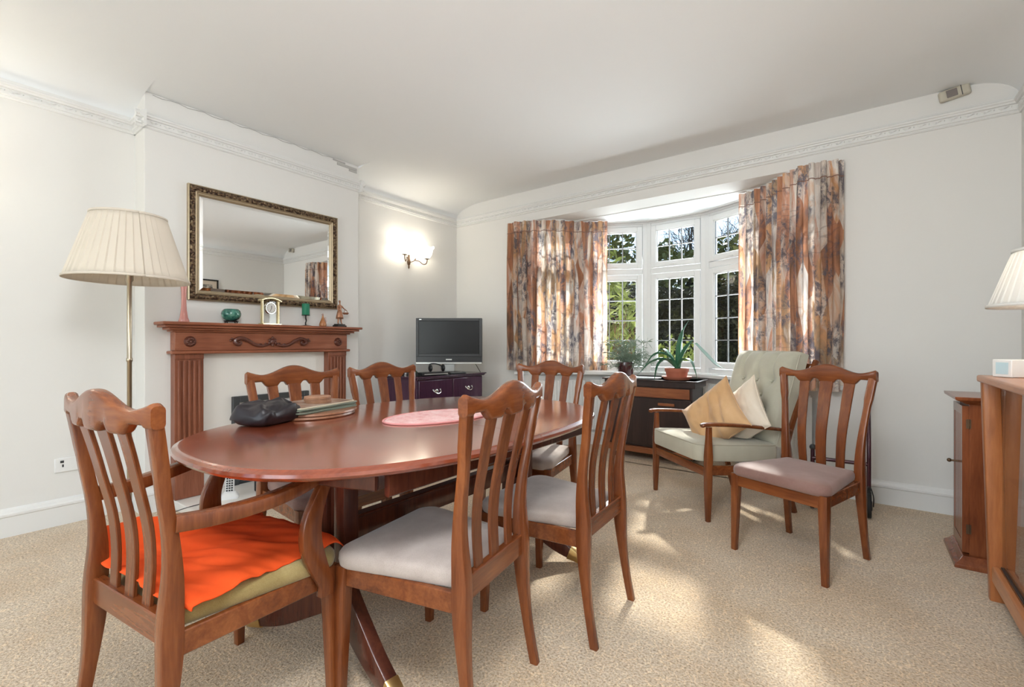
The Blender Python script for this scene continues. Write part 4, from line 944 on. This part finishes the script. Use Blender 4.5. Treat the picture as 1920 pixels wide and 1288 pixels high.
bm = B()
for i in range(8):
    for j in range(3): box(bm, (-.07 + .016 * i, -.014 + .010 * j, .016), (-.062 + .016 * i, -.008 + .010 * j, .0185))
obj('keys', bm, M['silver'], t, smooth=False)
t = thing('game_controller', 'round black accessory at the far left of the chest top behind the chair', 'device', onchest(-3.45, 2.86), 0); bm = B(); lathe(bm, [(.001, 0), (.035, 0), (.042, .012), (.038, .028), (.001, .036)], 20, cap=False); obj('body', bm, M['black_pl'], t)
bm = B(); tube(bm, smoothpath([(-3.18, 3.62, ZH + .09), (-3.17, 3.66, ZH + .03), (-3.16, 3.675, ZH + .003)], 5), .003, 6); tag(obj('television_cable', bm, M['black_pl']), 'thin black cable hanging from the right side of the television', 'cable')

# ================================================================== DRINKS CABINET BY THE WINDOW, POT PLANTS
dc = thing('drinks_cabinet', 'low dark brown cabinet on castors with a rosewood drawer in the bay window', 'cabinet', (-1.58, 4.245, 0))
hx, ztop = .40, .765
bm = B(); box(bm, (-hx, -.005, .13), (hx, .31, .70)); obj('body', bm, M['blackwood'], dc, bevel=.003)
bm = B(); box(bm, (-hx - .03, -.035, .70), (hx + .03, .335, ztop)); box(bm, (-hx - .05, -.05, ztop - .012), (hx + .05, .34, ztop)); obj('top', bm, M['blackwood'], dc, bevel=.004)
bm = B(); box(bm, (-hx + .01, -.025, .600), (hx - .02, -.0055, .690)); d_ = obj('drawer', bm, M['rosew'], dc, bevel=.003)
bm = B(); box(bm, (-hx + .01, -.020, .155), (hx - .01, -.0055, .590)); d_ = obj('door', bm, M['blackwood'], dc, bevel=.003)
bm = B(); box(bm, (.10, -.038, .530), (.25, -.0205, .556)); obj('handle', bm, M['rosew'], d_, bevel=.004)
bm = B(); box(bm, (-hx - .01, -.04, .075), (hx + .01, .31, .129)); obj('plinth', bm, M['rosew'], dc, bevel=.004)
for sx in (-1, 1):
    for yy in (.02, .27):
        bm = B(); tube(bm, [(sx * (hx - .05) - .010, yy, .025), (sx * (hx - .05) + .010, yy, .025)], .025, 16); tube(bm, [(sx * (hx - .05), yy, .03), (sx * (hx - .05), yy + .01, .076)], .008, 8); obj('castor', bm, M['rubber'], dc)
ZD = ztop + .0008
def leafstrip(bm, pts, w, fold=.25):
    P = smoothpath(pts, 6); n = len(P); rows = []
    for i, p in enumerate(P):
        Tn = (P[min(i + 1, n - 1)] - P[max(i - 1, 0)]).normalized(); s = Tn.cross(Vector((0, 0, 1))); s = s.normalized() if s.length > .01 else Vector((1, 0, 0)); up = s.cross(Tn)
        q = i / (n - 1); ww = w * (math.sin(PI * min(1, (q * .85 + .15))) ** .7) * (1 - q ** 4) + .0005
        rows.append([bm.verts.new(p - s * ww / 2 + up * ww * fold), bm.verts.new(p), bm.verts.new(p + s * ww / 2 + up * ww * fold)])
    for a, b_ in zip(rows[:-1], rows[1:]):
        for j in (0, 1): bm.faces.new((a[j], a[j + 1], b_[j + 1], b_[j]))
pp = thing('potted_strap_plant', 'strap leaved green plant in a terracotta pot on a saucer on the drinks cabinet', 'plant', (-1.36, 4.38, ZD))
bm = B(); lathe(bm, [(.001, 0), (.110, 0), (.132, .022), (.134, .030), (.122, .028), (.100, .010), (.001, .010)], 36, cap=False); obj('saucer', bm, M['terra'], pp)
bm = B(); lathe(bm, [(.001, .011), (.085, .011), (.100, .075), (.106, .076), (.108, .105), (.100, .105), (.096, .090), (.001, .090)], 36, cap=False); obj('pot', bm, M['terra'], pp)
bm = B(); lathe(bm, [(.001, .0905), (.094, .0905), (.001, .096)], 20, cap=False); obj('soil', bm, mat('soil', (.10, .08, .06), .9), pp)
for k, (pts, w_) in enumerate([([(0, 0, .09), (.02, 0, .25), (.055, -.01, .40), (.10, -.01, .50)], .042), ([(.01, 0, .09), (.06, -.01, .22), (.11, -.03, .30), (.15, -.05, .34)], .040),
        ([(-.01, 0, .09), (-.06, -.03, .20), (-.17, -.06, .21), (-.27, -.09, .06)], .050), ([(0, 0, .09), (-.08, -.05, .17), (-.18, -.10, .15), (-.30, -.12, .03)], .046), ([(0, -.01, .09), (-.05, -.07, .17), (-.11, -.12, .13), (-.14, -.15, -.02)], .044),
        ([(0, 0, .09), (.06, -.05, .17), (.14, -.09, .16), (.20, -.12, .02)], .030), ([(.02, 0, .10), (.03, -.01, .26), (.05, -.02, .36), (.06, -.03, .42)], .032), ([(0, .01, .09), (-.08, .02, .22), (-.14, .03, .25), (-.22, .03, .18)], .036)]):
    bm = B(); leafstrip(bm, [(a_ * 1.12, b__ * 1.12, .09 + (c_ - .09) * 1.12) for a_, b__, c_ in pts], w_ * 1.65); obj('leaf', bm, M['leafd'], pp, angle=180, solid=.0015)
bm = B(); leafstrip(bm, [(.17, -.03, .335), (.26, -.06, .24), (.36, -.10, .15), (.44, -.13, .12)], .060); leafstrip(bm, [(.13, -.03, .33), (.17, -.03, .335)], .02); obj('leaf', bm, M['leafd'], pp, angle=180, solid=.0015)
p2 = thing('potted_feathery_plant', 'grey green feathery plant in a dark glazed pot at the left of the drinks cabinet', 'plant', (-1.87, 4.40, ZD))
bm = B(); lathe(bm, [(.001, 0), (.060, 0), (.075, .05), (.082, .12), (.078, .15), (.070, .148), (.070, .13), (.001, .13)], 28, cap=False); obj('pot', bm, mat('dark_red_glaze', (.06, .015, .018), .15, coat=.7), p2)
rnd = random.Random(4); bm = B(); bs = B()
for s in range(30):
    a = rnd.uniform(0, 2 * PI); rr_ = rnd.uniform(.06, .25); tip = Vector((rr_ * math.cos(a) * 1.2 + .02, rr_ * math.sin(a) * .8 - .03, rnd.uniform(.10, .38)))
    st_ = smoothpath([(0, 0, .13), (tip[0] * .4, tip[1] * .4, .13 + (tip[2] - .13) * .7), tuple(tip)], 5); tube(bs, st_, .0022, 5)
    for k in range(34):
        q = rnd.uniform(.35, 1); p = st_[int(q * (len(st_) - 1))]; d_ = Vector((rnd.gauss(0, 1), rnd.gauss(0, 1), rnd.gauss(.1, .8))).normalized(); ln = rnd.uniform(.05, .085)
        s_ = d_.cross(Vector((.3, .2, 1))).normalized() * .0022; mid = p + d_ * ln * .55; e = p + d_ * ln + Vector((0, 0, -.012))
        vs = [bm.verts.new(p - s_ * .5), bm.verts.new(p + s_ * .5), bm.verts.new(mid + s_), bm.verts.new(e), bm.verts.new(mid - s_)]; bm.faces.new(vs)
r_ = obj('leaves', bm, M['leafs'], p2, smooth=False); r_['kind'] = 'stuff'; obj('stem', bs, M['leafs'], p2)
bm = B(); lathe(bm, [(.001, 0), (.09, 0), (.10, .010), (.001, .012)], 28, cap=False)
for v_ in bm.verts: v_.co.x *= 1.7
tag(obj('white_tray', bm, M['gloss'], loc=(-1.66, 4.33, ZD)), 'white oval dish on the drinks cabinet between the two plants', 'tray')

# ================================================================== ARMCHAIR
ac = thing('armchair', 'low teak armchair with sage green buttoned cushions by the bay window', 'armchair', (-.789, 3.457, 0), rad(138.7))
for s in (-1, 1):
    bm = B(); bar(bm, [((s * .318, .30, 0), .014, .014), ((s * .316, .298, .2), .020, .020), ((s * .316, .296, .40), .022, .022), ((s * .316, .294, .50), .017, .018), ((s * .316, .292, .582), .014, .016)], .008, 3); obj('leg', bm, M['teak'], ac)
    bm = B(); sweep(bm, smoothpath([(s * .295, -.345, 0), (s * .292, -.30, .16), (s * .288, -.275, .30), (s * .285, -.30, .45), (s * .280, -.39, .70), (s * .275, -.535, .985)], 5), [.030] * 26, .036, side=(1, 0, 0), r=.009, n=2); obj('leg', bm, M['teak'], ac)
    bm = B(); pa = smoothpath([(s * .318, .345, .592), (s * .322, .30, .600), (s * .328, .12, .590), (s * .322, -.10, .565), (s * .300, -.31, .535)], 6); sweep(bm, pa, [.026 + .028 * math.sin(PI * min(1, .15 + .75 * k / (len(pa) - 1))) for k in range(len(pa))], .022, r=.009, n=3); obj('armrest', bm, M['teak_h'], ac)
    bm = B(); sweep(bm, [(s * .314, .29, .315), (s * .290, -.28, .275)], .024, .060, r=.005, n=2); obj('side_rail', bm, M['teak_h'], ac)
bm = B(); sweep(bm, [(-.31, .298, .300), (.31, .298, .300)], .024, .055, r=.005, n=2); obj('front_rail', bm, M['teak_h'], ac)
for y, z in ((-.51, .94), (-.28, .28)): bm = B(); sweep(bm, [(-.275, y, z), (.275, y, z)], .02, .05, r=.006, n=2); obj('back_rail', bm, M['teak_h'], ac)
def cushion(bm, w, d_, h, r=.05, dome=.012, n=4, tuft=None):
    def sc(k, z): return [(x * 1, y * 1, z) for x, y in rrect(w / 2 - k, d_ / 2 - k, max(r - k, .004), 6)]
    loft(bm, [sc(.02, 0), sc(.004, .006), sc(0, .02), sc(0, h - .02), sc(.004, h - .008), sc(.015, h), sc(.06, h + dome * .6), sc(.12, h + dome), sc(.2, h + dome * 1.2)])
bm = B(); cushion(bm, .585, .60, .115, .07)
for v_ in bm.verts:
    v_.co = Vector((v_.co.x * (1 + .04 * v_.co.y), v_.co.y + .045 + (.02 * (1 - (v_.co.x / .3) ** 2) if v_.co.y > .2 else 0), v_.co.z + .345 + .055 * (v_.co.y)))
sc_ = obj('seat_cushion', bm, M['sage'], ac, angle=50)
m_pipe = mat('pale_piping', (.50, .47, .38), .8)
bm = B(); out_ = [(x * (1 + .04 * y), y + .045 + (.02 * (1 - (x / .3) ** 2) if y > .2 else 0), .345 + .055 * y + .108) for x, y in rrect(.2885, .296, .066, 6)]; out_.append(out_[0]); tube(bm, out_, .0045, 6); obj('piping', bm, m_pipe, sc_)
# back cushion with buttons, made upright in its own plane then leaned
but = [(sx * .14, v) for v in (.22, .42) for sx in (-1, 0, 1)] + [(sx * .07, .32) for sx in (-1, 1)]
def bc(face):
    def f(u, v):
        x = (-.5 + u) * .56; z = v * .64; ex = 1 - abs(2 * u - 1) ** 8; ez = 1 - abs(2 * v - 1) ** 8
        th = .055 * (ex * ez) ** .5 + .020
        if face > 0:
            dpt = sum(.046 * math.exp(-((x - bx) ** 2 + (z - bz) ** 2) / .0024) for bx, bz in but); fold = sum(.022 * math.exp(-((x - bx) / .016) ** 2) * (z > bz) for bx, bz in but if bz > .4)
            th += .022 * ex * ez - dpt - fold
        y = th if face > 0 else -.045
        return Vector((x, y, z))
    return f
def lean(p):  # recline about 16 deg, base at seat rear
    a = rad(17); return Vector((p[0], -.245 + p[1] * math.cos(a) - p[2] * math.sin(a), .425 + p[2] * math.cos(a) + p[1] * math.sin(a)))
bm = B(); ff_, fb = bc(1), bc(-1); nx, ny = 64, 64
V1 = grid(bm, nx, ny, lambda u, v: lean(ff_(u, v))); V2 = grid(bm, nx, ny, lambda u, v: lean(fb(u, v)))
edge = [(i, 0) for i in range(nx)] + [(nx, j) for j in range(ny)] + [(i, ny) for i in range(nx, 0, -1)] + [(0, j) for j in range(ny, 0, -1)]
for k in range(len(edge)):
    a, b_ = edge[k], edge[(k + 1) % len(edge)]; bm.faces.new((V1[a[0]][a[1]], V1[b_[0]][b_[1]], V2[b_[0]][b_[1]], V2[a[0]][a[1]]))
bk = obj('back_cushion', bm, M['sage'], ac, angle=60)
for bx, bz in but: bm = B(); sphere(bm, lean((bx, .060, bz)), .010, (1, 1, 1), 8, 6); obj('button', bm, M['sage'], bk)
bm = B(); tube(bm, [lean((-.278 + .556 * u, .022, .0)) for u in (0, 1)] + [lean((.280, .022, .02)), lean((.280, .022, .62)), lean((.262, .022, .64)), lean((-.262, .022, .64)), lean((-.280, .022, .62)), lean((-.280, .022, .02))], .0045, 6); obj('piping', bm, m_pipe, bk)
# scatter cushions
def pillow(name, label, m, w, h, th, loc, rot, fold=0, seed=0):
    t = thing(name, label, 'cushion', loc); t.rotation_euler = rot
    bm = B()
    def f(sg):
        def g(u, v):
            x, z = (2 * u - 1), (2 * v - 1); k = (1 - abs(x) ** 2.6) * (1 - abs(z) ** 2.6); pinch = 1 - .10 * (1 - abs(x) ** 2) * abs(z) ** 3 ; pz = 1 - .10 * (1 - abs(z) ** 2) * abs(x) ** 3
            y = sg * th * max(0, k) ** .5; y += sg * .030 * k * noise.noise((x * 2.2 + seed, z * 2.2, sg)) + sg * .012 * k * noise.noise((x * 7 + seed, z * 3, sg + 4)) - (sg > 0) * fold * .022 * k * (math.exp(-((x + .55 * z - .1) / .10) ** 2) + math.exp(-((x + .2 * z + .45) / .08) ** 2)); y -= fold * .06 * math.exp(-((x + .15 * z) / .22) ** 2) * (1 - z) * .5 * (sg > 0)
            return Vector((x * w * pz, y, z * h * pinch))
        return g
    a = grid(bm, 40, 40, f(1)); b_ = grid(bm, 40, 40, f(-1)); bmesh.ops.remove_doubles(bm, verts=bm.verts, dist=.0006); body = obj('cover', bm, m, t, angle=180)
    RM = Matrix.Translation(loc) @ t.rotation_euler.to_matrix().to_4x4(); RI = RM.inverted(); bpy.context.view_layer.update()
    def settle(me):
        for v_ in me.vertices:
            q = RM @ v_.co
            if q[2] < .475: q[2] = .475 + .0004 * abs(v_.co.y) ; v_.co = RI @ q
    settle(body.data)
    bm = B(); g = f(1); e = [g(k / 30, 0) for k in range(31)] + [g(1, k / 30) for k in range(1, 31)] + [g(1 - k / 30, 1) for k in range(1, 31)] + [g(0, 1 - k / 30) for k in range(1, 31)]; tube(bm, e, .0035, 6); pi_ = obj('piping', bm, m, body); settle(pi_.data)
    return t
def on_ac(x, y, z):
    a = rad(138.7); return (-.789 + x * math.cos(a) - y * math.sin(a), 3.457 + x * math.sin(a) + y * math.cos(a), z)
p1 = pillow('cushion', 'cream cushion propped in the armchair behind the golden one', M['cream_cush'], .20, .20, .065, on_ac(-.11, -.10, .615), (rad(20), rad(38), rad(150)), 0, 5)
p2_ = pillow('cushion', 'golden cushion slumped on its corner in the front of the armchair', M['gold_cush'], .215, .205, .080, on_ac(-.06, .075, .595), (rad(24), rad(40), rad(166)), 1, 2)

# ================================================================== ROLLATOR behind the single chair
rl = thing('rollator', 'folded burgundy walking frame with black wheels behind the single dining chair', 'walker', (-.10, 3.80, 0))
for s in (-1, 1):
    x = s * .15
    bm = B()
    if s > 0:
        tube(bm, smoothpath([(x, -.10, .19), (x, -.10, .40), (x, -.04, .56), (x, .04, .68), (x, .08, .735), (x, .12, .75)], 6), .0115, 10)
        tube(bm, smoothpath([(x, -.01, .60), (x, .05, .42), (x, .12, .16)], 5), .0115, 10); tube(bm, smoothpath([(x, -.10, .335), (x, -.03, .35), (x, .05, .40)], 5), .009, 8)
    else: tube(bm, smoothpath([(x, -.10, .19), (x, -.10, .30), (x, -.09, .395)], 5), .0125, 10); tube(bm, smoothpath([(x, -.10, .24), (x, .02, .25), (x, .12, .16)], 5), .010, 8)
    obj('side_frame', bm, M['burgmetal'], rl)
    bm = B()
    if s > 0: tube(bm, [(x, .06, .72), (x, .13, .755)], .017, 12); obj('handle', bm, M['rubber'], rl)
    else: sphere(bm, (x, -.09, .405), .020); obj('knob', bm, M['dgrey'], rl)
    for y, r_ in ((-.10, .075), (.12, .075)):
        bm = B(); bmesh.ops.create_cone(bm, cap_ends=True, segments=32, radius1=r_, radius2=r_, depth=.026, matrix=Matrix.Translation((x, y, r_)) @ Matrix.Rotation(rad(90), 4, 'Y'))
        wv_ = obj('wheel', bm, M['rubber'], rl, bevel=.006); bm = B(); bmesh.ops.create_cone(bm, cap_ends=True, segments=20, radius1=.030, radius2=.030, depth=.034, matrix=Matrix.Translation((x, y, r_)) @ Matrix.Rotation(rad(90), 4, 'Y')); obj('hub', bm, M['dgrey'], wv_)
    bm = B(); sweep(bm, smoothpath([(x + .022, -.10, .075), (x + .022, -.105, .14), (x, -.10, .20), (x - .022, -.105, .14), (x - .022, -.10, .075)], 4), .024, .006, side=(0, 1, 0)); obj('fork', bm, M['black_pl'], rl)
bm = B(); tube(bm, [(-.15, -.10, .335), (.15, -.10, .335)], .0125, 10); obj('cross_bar', bm, M['burgmetal'], rl)

# ================================================================== RIGHT: TALL CUPBOARD, GLASS CABINET
cu = thing('narrow_cupboard', 'narrow mahogany cupboard with grooved door in the right corner', 'cupboard', (.60, 3.32, 0))
def bx(a, b_): bm = B(); box(bm, a, b_); return bm
obj('body', bx((-.165, -.135, .055), (.18, .135, .80)), M['cup'], cu, bevel=.002)
bm = B(); loft(bm, [[(-.225 + k, -.190 + k, z), (.182, -.190 + k, z), (.182, .190 - k, z), (-.225 + k, .190 - k, z)] for z, k in ((0, 0), (.018, .002), (.034, .020), (.055, .034))]); obj('plinth', bm, M['cup'], cu, smooth=False, bevel=.003)
bm = B(); loft(bm, [[(-.175 - k, -.145 - k, z), (.182, -.145 - k, z), (.182, .145 + k, z), (-.175 - k, .145 + k, z)] for z, k in ((.80, 0), (.812, .022), (.822, .045), (.838, .048))]); obj('top', bm, M['cup'], cu, smooth=False, bevel=.003)
bm = B(); box(bm, (-.186, -.132, .065), (-.1655, .132, .79)); box(bm, (-.190, -.132, .065), (-.186, -.10, .79)); box(bm, (-.190, .10, .065), (-.186, .132, .79)); box(bm, (-.190, -.1, .745), (-.186, .1, .79)); box(bm, (-.190, -.1, .065), (-.186, .1, .12)); dr = obj('door', bm, M['cup'], cu, smooth=False)
for k in range(6):
    bm = B(); box(bm, (-.1885, -.097 + k * .0325, .121), (-.1862, -.069 + k * .0325, .744)); obj('groove_panel', bm, M['cup'], dr, bevel=.002)
bm = B(); tube(bm, [(-.186, -.0, .49), (-.215, -.0, .49)], .005, 10); sphere(bm, (-.222, 0, .49), .010); obj('knob', bm, M['bronze'], dr)
for z in (.16, .68): bm = B(); box(bm, (-.176, -.1385, z), (-.158, -.1352, z + .045)); tube(bm, [(-.1655, -.138, z), (-.1655, -.138, z + .045)], .003, 8); obj('hinge', bm, M['bronze'], dr)

gc = thing('glass_display_cabinet', 'teak display cabinet with sliding glass doors at the right edge', 'cabinet', (.605, 2.12, 0))
xf, xb, yn, yf = -.178, .178, -.75, .74
bm = B(); box(bm, (xf - .012, yn - .01, ZC - .030), (xb, yf + .012, ZC)); obj('top', bm, M['cab_y'], gc, bevel=.008, seg=3)
for y in (yn, yf - .045):
    bm = B(); sweep(bm, [(xf + .050, y + .022, 0), (xf + .026, y + .022, ZC - .031)], [.056, .058], .045, side=(1, 0, 0), r=.008, n=2); obj('leg', bm, M['cab'], gc)
    bm = B(); box(bm, (xf + .05, y + .012, .10), (xb - .02, y + .034, ZC - .031)); obj('side_panel', bm, M['cab'], gc, bevel=.002)
    bm = B(); bar(bm, [((xb - .03, y + .022, 0), .022, .022), ((xb - .03, y + .022, ZC - .031), .026, .022)], .006, 2); obj('leg', bm, M['cab'], gc)
bm = B(); box(bm, (xf + .053, yn + .045, .12), (xb - .02, yf - .046, .145)); obj('bottom_shelf', bm, M['cab_y'], gc, bevel=.002)
bm = B(); box(bm, (xf + .026, yn + .046, .085), (xf + .052, yf - .046, .150)); obj('front_rail', bm, M['cab_y'], gc, bevel=.006, seg=3)
bm = B()
for dx in (.054, .062, .070): box(bm, (xf + dx, yn + .045, .146), (xf + dx + .003, yf - .046, .153))
obj('door_track', bm, M['dgrey'], gc, smooth=False)
obj('middle_shelf', bx((xf + .075, yn + .045, .53), (xb - .02, yf - .046, .534)), M['cabglass'], gc, smooth=False)
obj('back_panel', bx((xb - .018, yn + .045, .10), (xb - .012, yf - .046, ZC - .031)), M['cab'], gc, smooth=False)
for k, (y0, y1, dx) in enumerate(((.0, yf - .047, .058), (yn + .046, .03, .066))):
    obj('glass_door', bx((xf + dx, y0, .150), (xf + dx + .005, y1, ZC - .032)), M['cabglass'], gc, smooth=False)
# things seen through the glass: none clearly visible; white embossed box on top
t = thing('white_embossed_box', 'small white box with an embossed emblem on top of the glass cabinet', 'box', (.560, 2.735, ZC + .001), rad(36.8))
bm = B(); box(bm, (-.09, -.0, 0), (.10, .075, .072)); obj('body', bm, M['white_pl'], t, bevel=.003)
bm = B()
for (a, b_) in ((-.012, .044), (.012, .044), (-.012, .026), (.012, .026)):
    tube(bm, [(.012 + a + .0085 * math.cos(2 * PI * k / 16), -.0005, b_ + .0075 * math.sin(2 * PI * k / 16)) for k in range(16 if a * (b_ - .035) > 0 else 12)], .0014, 5)
tube(bm, [(.012 - .006, -.0005, .040), (.012 + .006, -.0005, .030)], .0014, 5); tube(bm, [(.012 + .006, -.0005, .040), (.012 - .006, -.0005, .030)], .0014, 5)
obj('embossed_emblem', bm, M['white_pl'], t)
obj('window_slot', bx((-.0912, .012, .012), (-.0902, .060, .060)), mat('pale_blue_clear_plastic', (.55, .72, .78), .2), t, smooth=False)
# motion sensor at the ceiling
t = thing('motion_sensor', 'small beige motion sensor fixed high on the window wall under the ceiling', 'sensor', (.487, YW - .002, 2.70), rad(0)); t.rotation_euler = (0, rad(-9), 0)
bm = B(); box(bm, (-.075, -.035, -.036), (.075, 0, .033)); obj('casing', bm, mat('aged_cream_plastic', (.55, .51, .42), .5), t, bevel=.012, seg=3)
bm = B(); box(bm, (-.040, -.041, -.026), (.012, -.0352, .022)); obj('lens', bm, mat('grey_lens', (.22, .19, .18), .3), t, bevel=.004)
bm = B(); box(bm, (.03, -.0365, -.034), (.034, -.035, .031)); obj('seam', bm, M['dgrey'], t, smooth=False)
# framed picture on the right wall (seen in the mirror)
t = thing('framed_picture', 'small dark framed picture on the right wall, seen in the mirror', 'picture', (XR - .001, 2.83, 1.94))
bm = B()
for a, b_ in (((-.02, -.21, -.16), (0, -.19, .16)), ((-.02, .19, -.16), (0, .21, .16)), ((-.02, -.19, -.16), (0, .19, -.14)), ((-.02, -.19, .14), (0, .19, .16))): box(bm, a, b_)
obj('frame', bm, M['black_pl'], t, smooth=False); obj('mount', bx((-.006, -.19, -.14), (-.003, .19, .14)), mat('buff_mount', (.62, .52, .42), .8), t, smooth=False)
obj('print', bx((-.0075, -.13, -.09), (-.0062, .13, .08)), leafmat('engraving', [(.35, (.10, .09, .08)), (.55, (.32, .29, .25)), (.7, (.55, .50, .44))], 25), t, smooth=False)
# wall socket low in the left alcove
t = thing('wall_socket', 'white double wall socket low in the left alcove behind the carver chair', 'socket', (XL + .0005, .66, .36))
obj('plate', bx((0, -.073, -.043), (.010, .073, .043)), M['white_pl'], t, bevel=.004)
bm = B()
for s in (-1, 1): box(bm, (.010, s * .036 - .004, -.012), (.0106, s * .036 + .004, .004)); box(bm, (.010, s * .036 - .012, .014), (.013, s * .036 + .004, .028))
obj('sockets', bm, M['dgrey'], t, smooth=False)

# ================================================================== GARDEN
bm = B(); box(bm, (-40, 4.5, -.45), (30, 60, -.402)); tag(obj('lawn', bm, M['lawn'], smooth=False), 'mown grass outside the bay window', 'grass'); bpy.data.objects['lawn']['kind'] = 'stuff'
rng = np.random.default_rng(5)
def leaves(name, parent, m, pts, size, aspect=2.0, up=0.0, smooth=False):
    n = len(pts); d1 = rng.normal(size=(n, 3)); d1[:, 2] += up; d1 /= np.linalg.norm(d1, axis=1)[:, None]; d2 = np.cross(d1, rng.normal(size=(n, 3))); d2 /= np.linalg.norm(d2, axis=1)[:, None]
    s = size * rng.uniform(.6, 1.3, (n, 1)); a = d1 * s * aspect / 2; b_ = d2 * s / 2
    v = np.stack([pts - a, pts + b_, pts + a, pts - b_], 1).reshape(-1, 3); me = bpy.data.meshes.new(name)
    f = np.arange(n * 4).reshape(-1, 4); me.from_pydata(v.tolist(), [], f.tolist()); o = link(name, me, m, parent); o['kind'] = 'stuff'; return o
# hedge
hg = thing('hedge', 'tall dark clipped hedge across the garden behind the lawn', 'hedge', (0, 0, 0))
hx0, hx1, hy0, hy1, hz = -14, 4, 9.0, 10.2, 2.12
bm = B(); box(bm, (hx0, hy0 + .1, -.401), (hx1, hy1, hz - .08)); obj('core', bm, mat('hedge_core', (.02, .018, .010), 1), hg, smooth=False)
n = 60000; face = rng.random(n) < .8
P_ = np.empty((n, 3)); P_[:, 0] = rng.uniform(hx0, hx1, n); P_[:, 1] = np.where(face, hy0 + rng.uniform(-.06, .10, n), rng.uniform(hy0, hy1, n)); P_[:, 2] = np.where(face, rng.uniform(-.4, hz, n), hz + rng.uniform(-.08, .10, n) + .05 * np.sin(P_[:, 0] * 3))
leaves('foliage', hg, M['hedge'], P_, .045, 2.2)
def shrub(label, c, r, n, m, size, name='evergreen_tree', cat='tree', trunk=True, up=0, aspect=2):
    t = thing(name, label, cat, (c[0], c[1], -.4)); cz = c[2] + .4
    u = rng.normal(size=(n, 3)); u /= np.linalg.norm(u, axis=1)[:, None]; k = (1 + .18 * np.sin(u[:, 0] * 7 + u[:, 2] * 5) + .12 * np.sin(u[:, 1] * 11)) * rng.uniform(.55, 1.05, n) ** .5
    p = u * k[:, None] * np.array(r) + np.array([0, 0, cz]); p = p[p[:, 2] > .0]; leaves('foliage', t, m, p, size, aspect, up)
    if trunk: bm = B(); tube(bm, [(0, 0, 0), (.05, 0, cz * .6), (0, 0, cz)], [.10, .07, .03], 8); obj('trunk', bm, M['bark'], t)
    return t
shrub('bushy evergreen tree showing in the left windows behind the hedge', (-6.9, 11.9, 2.6), (2.0, 1.2, 2.6), 9000, M['ever'], .10)
shrub('light green tree rising over the hedge beyond the middle window', (-3.7, 13.2, 2.3), (1.8, 1.3, 1.5), 5000, M['ever'], .11)
shrub('low dark evergreen beyond the hedge at the right window', (-.9, 14.2, 2.5), (3.0, 1.4, 1.5), 6000, M['hedge'], .13)
shrub('yellow green leafy shrub close outside the left window', (-3.62, 6.7, 1.3), (.85, .5, 1.15), 2600, M['bamboo'], .05, 'garden_shrub', 'shrub', True, -.6, 5)
shrub('small variegated bush low outside the middle window', (-2.6, 7.3, .35), (.8, .45, .8), 2400, M['bamboo'], .05, 'garden_bush', 'shrub', False)
t = thing('red_stemmed_grass', 'reddish brown ornamental grass outside the left window', 'shrub', (-3.15, 6.75, -.4)); rn = random.Random(9); bm = B()
for k in range(240):
    a = rn.uniform(0, 2 * PI); r0 = rn.uniform(0, .14); r1 = r0 + rn.uniform(.1, .42); h_ = rn.uniform(.9, 2.1); tube(bm, [(r0 * math.cos(a), r0 * math.sin(a), 0), ((r0 + r1) / 2 * math.cos(a), (r0 + r1) / 2 * math.sin(a), h_ * .6), (r1 * math.cos(a), r1 * math.sin(a), h_)], [.005, .005, .002], 4)
o = obj('blades', bm, M['redstem'], t, smooth=False); o['kind'] = 'stuff'
def bare_tree(label, c, hgt, seed):
    t = thing('bare_tree', label, 'tree', (c[0], c[1], -.4)); rn = random.Random(seed); bm = B()
    def br(p, d_, ln, r_, dep):
        q = p + d_ * ln * .5 + Vector((rn.gauss(0, .04), rn.gauss(0, .04), 0)) * ln; e = q + (d_ + Vector((rn.gauss(0, .15), rn.gauss(0, .15), .1))).normalized() * ln * .5
        tube(bm, [p, q, e], [r_, r_ * .85, r_ * .65], 5 if dep < 4 else 3, cap=False)
        if dep == 0: return
        for k in range(3 if dep > 1 else 4):
            nd = (d_ + Vector((rn.gauss(0, .55), rn.gauss(0, .55), rn.gauss(.15, .35)))).normalized(); s_ = p.lerp(e, rn.uniform(.55, 1)); br(s_, nd, ln * rn.uniform(.62, .8), max(r_ * .58, .006), dep - 1)
    br(Vector((0, 0, 0)), Vector((0, 0, 1)), hgt * .33, .13, 6); o = obj('branches', bm, M['bark'], t)
bare_tree('bare branching tree against the blue sky in the right window', (-1.2, 17.5), 7.0, 3)
bare_tree('bare tree with fine twigs showing through the middle window top', (-4.0, 16.5), 7.2, 11)
bare_tree('slim bare tree left of the others behind the hedge', (-8.6, 17.5), 6.6, 21)
bpy.context.view_layer.update()
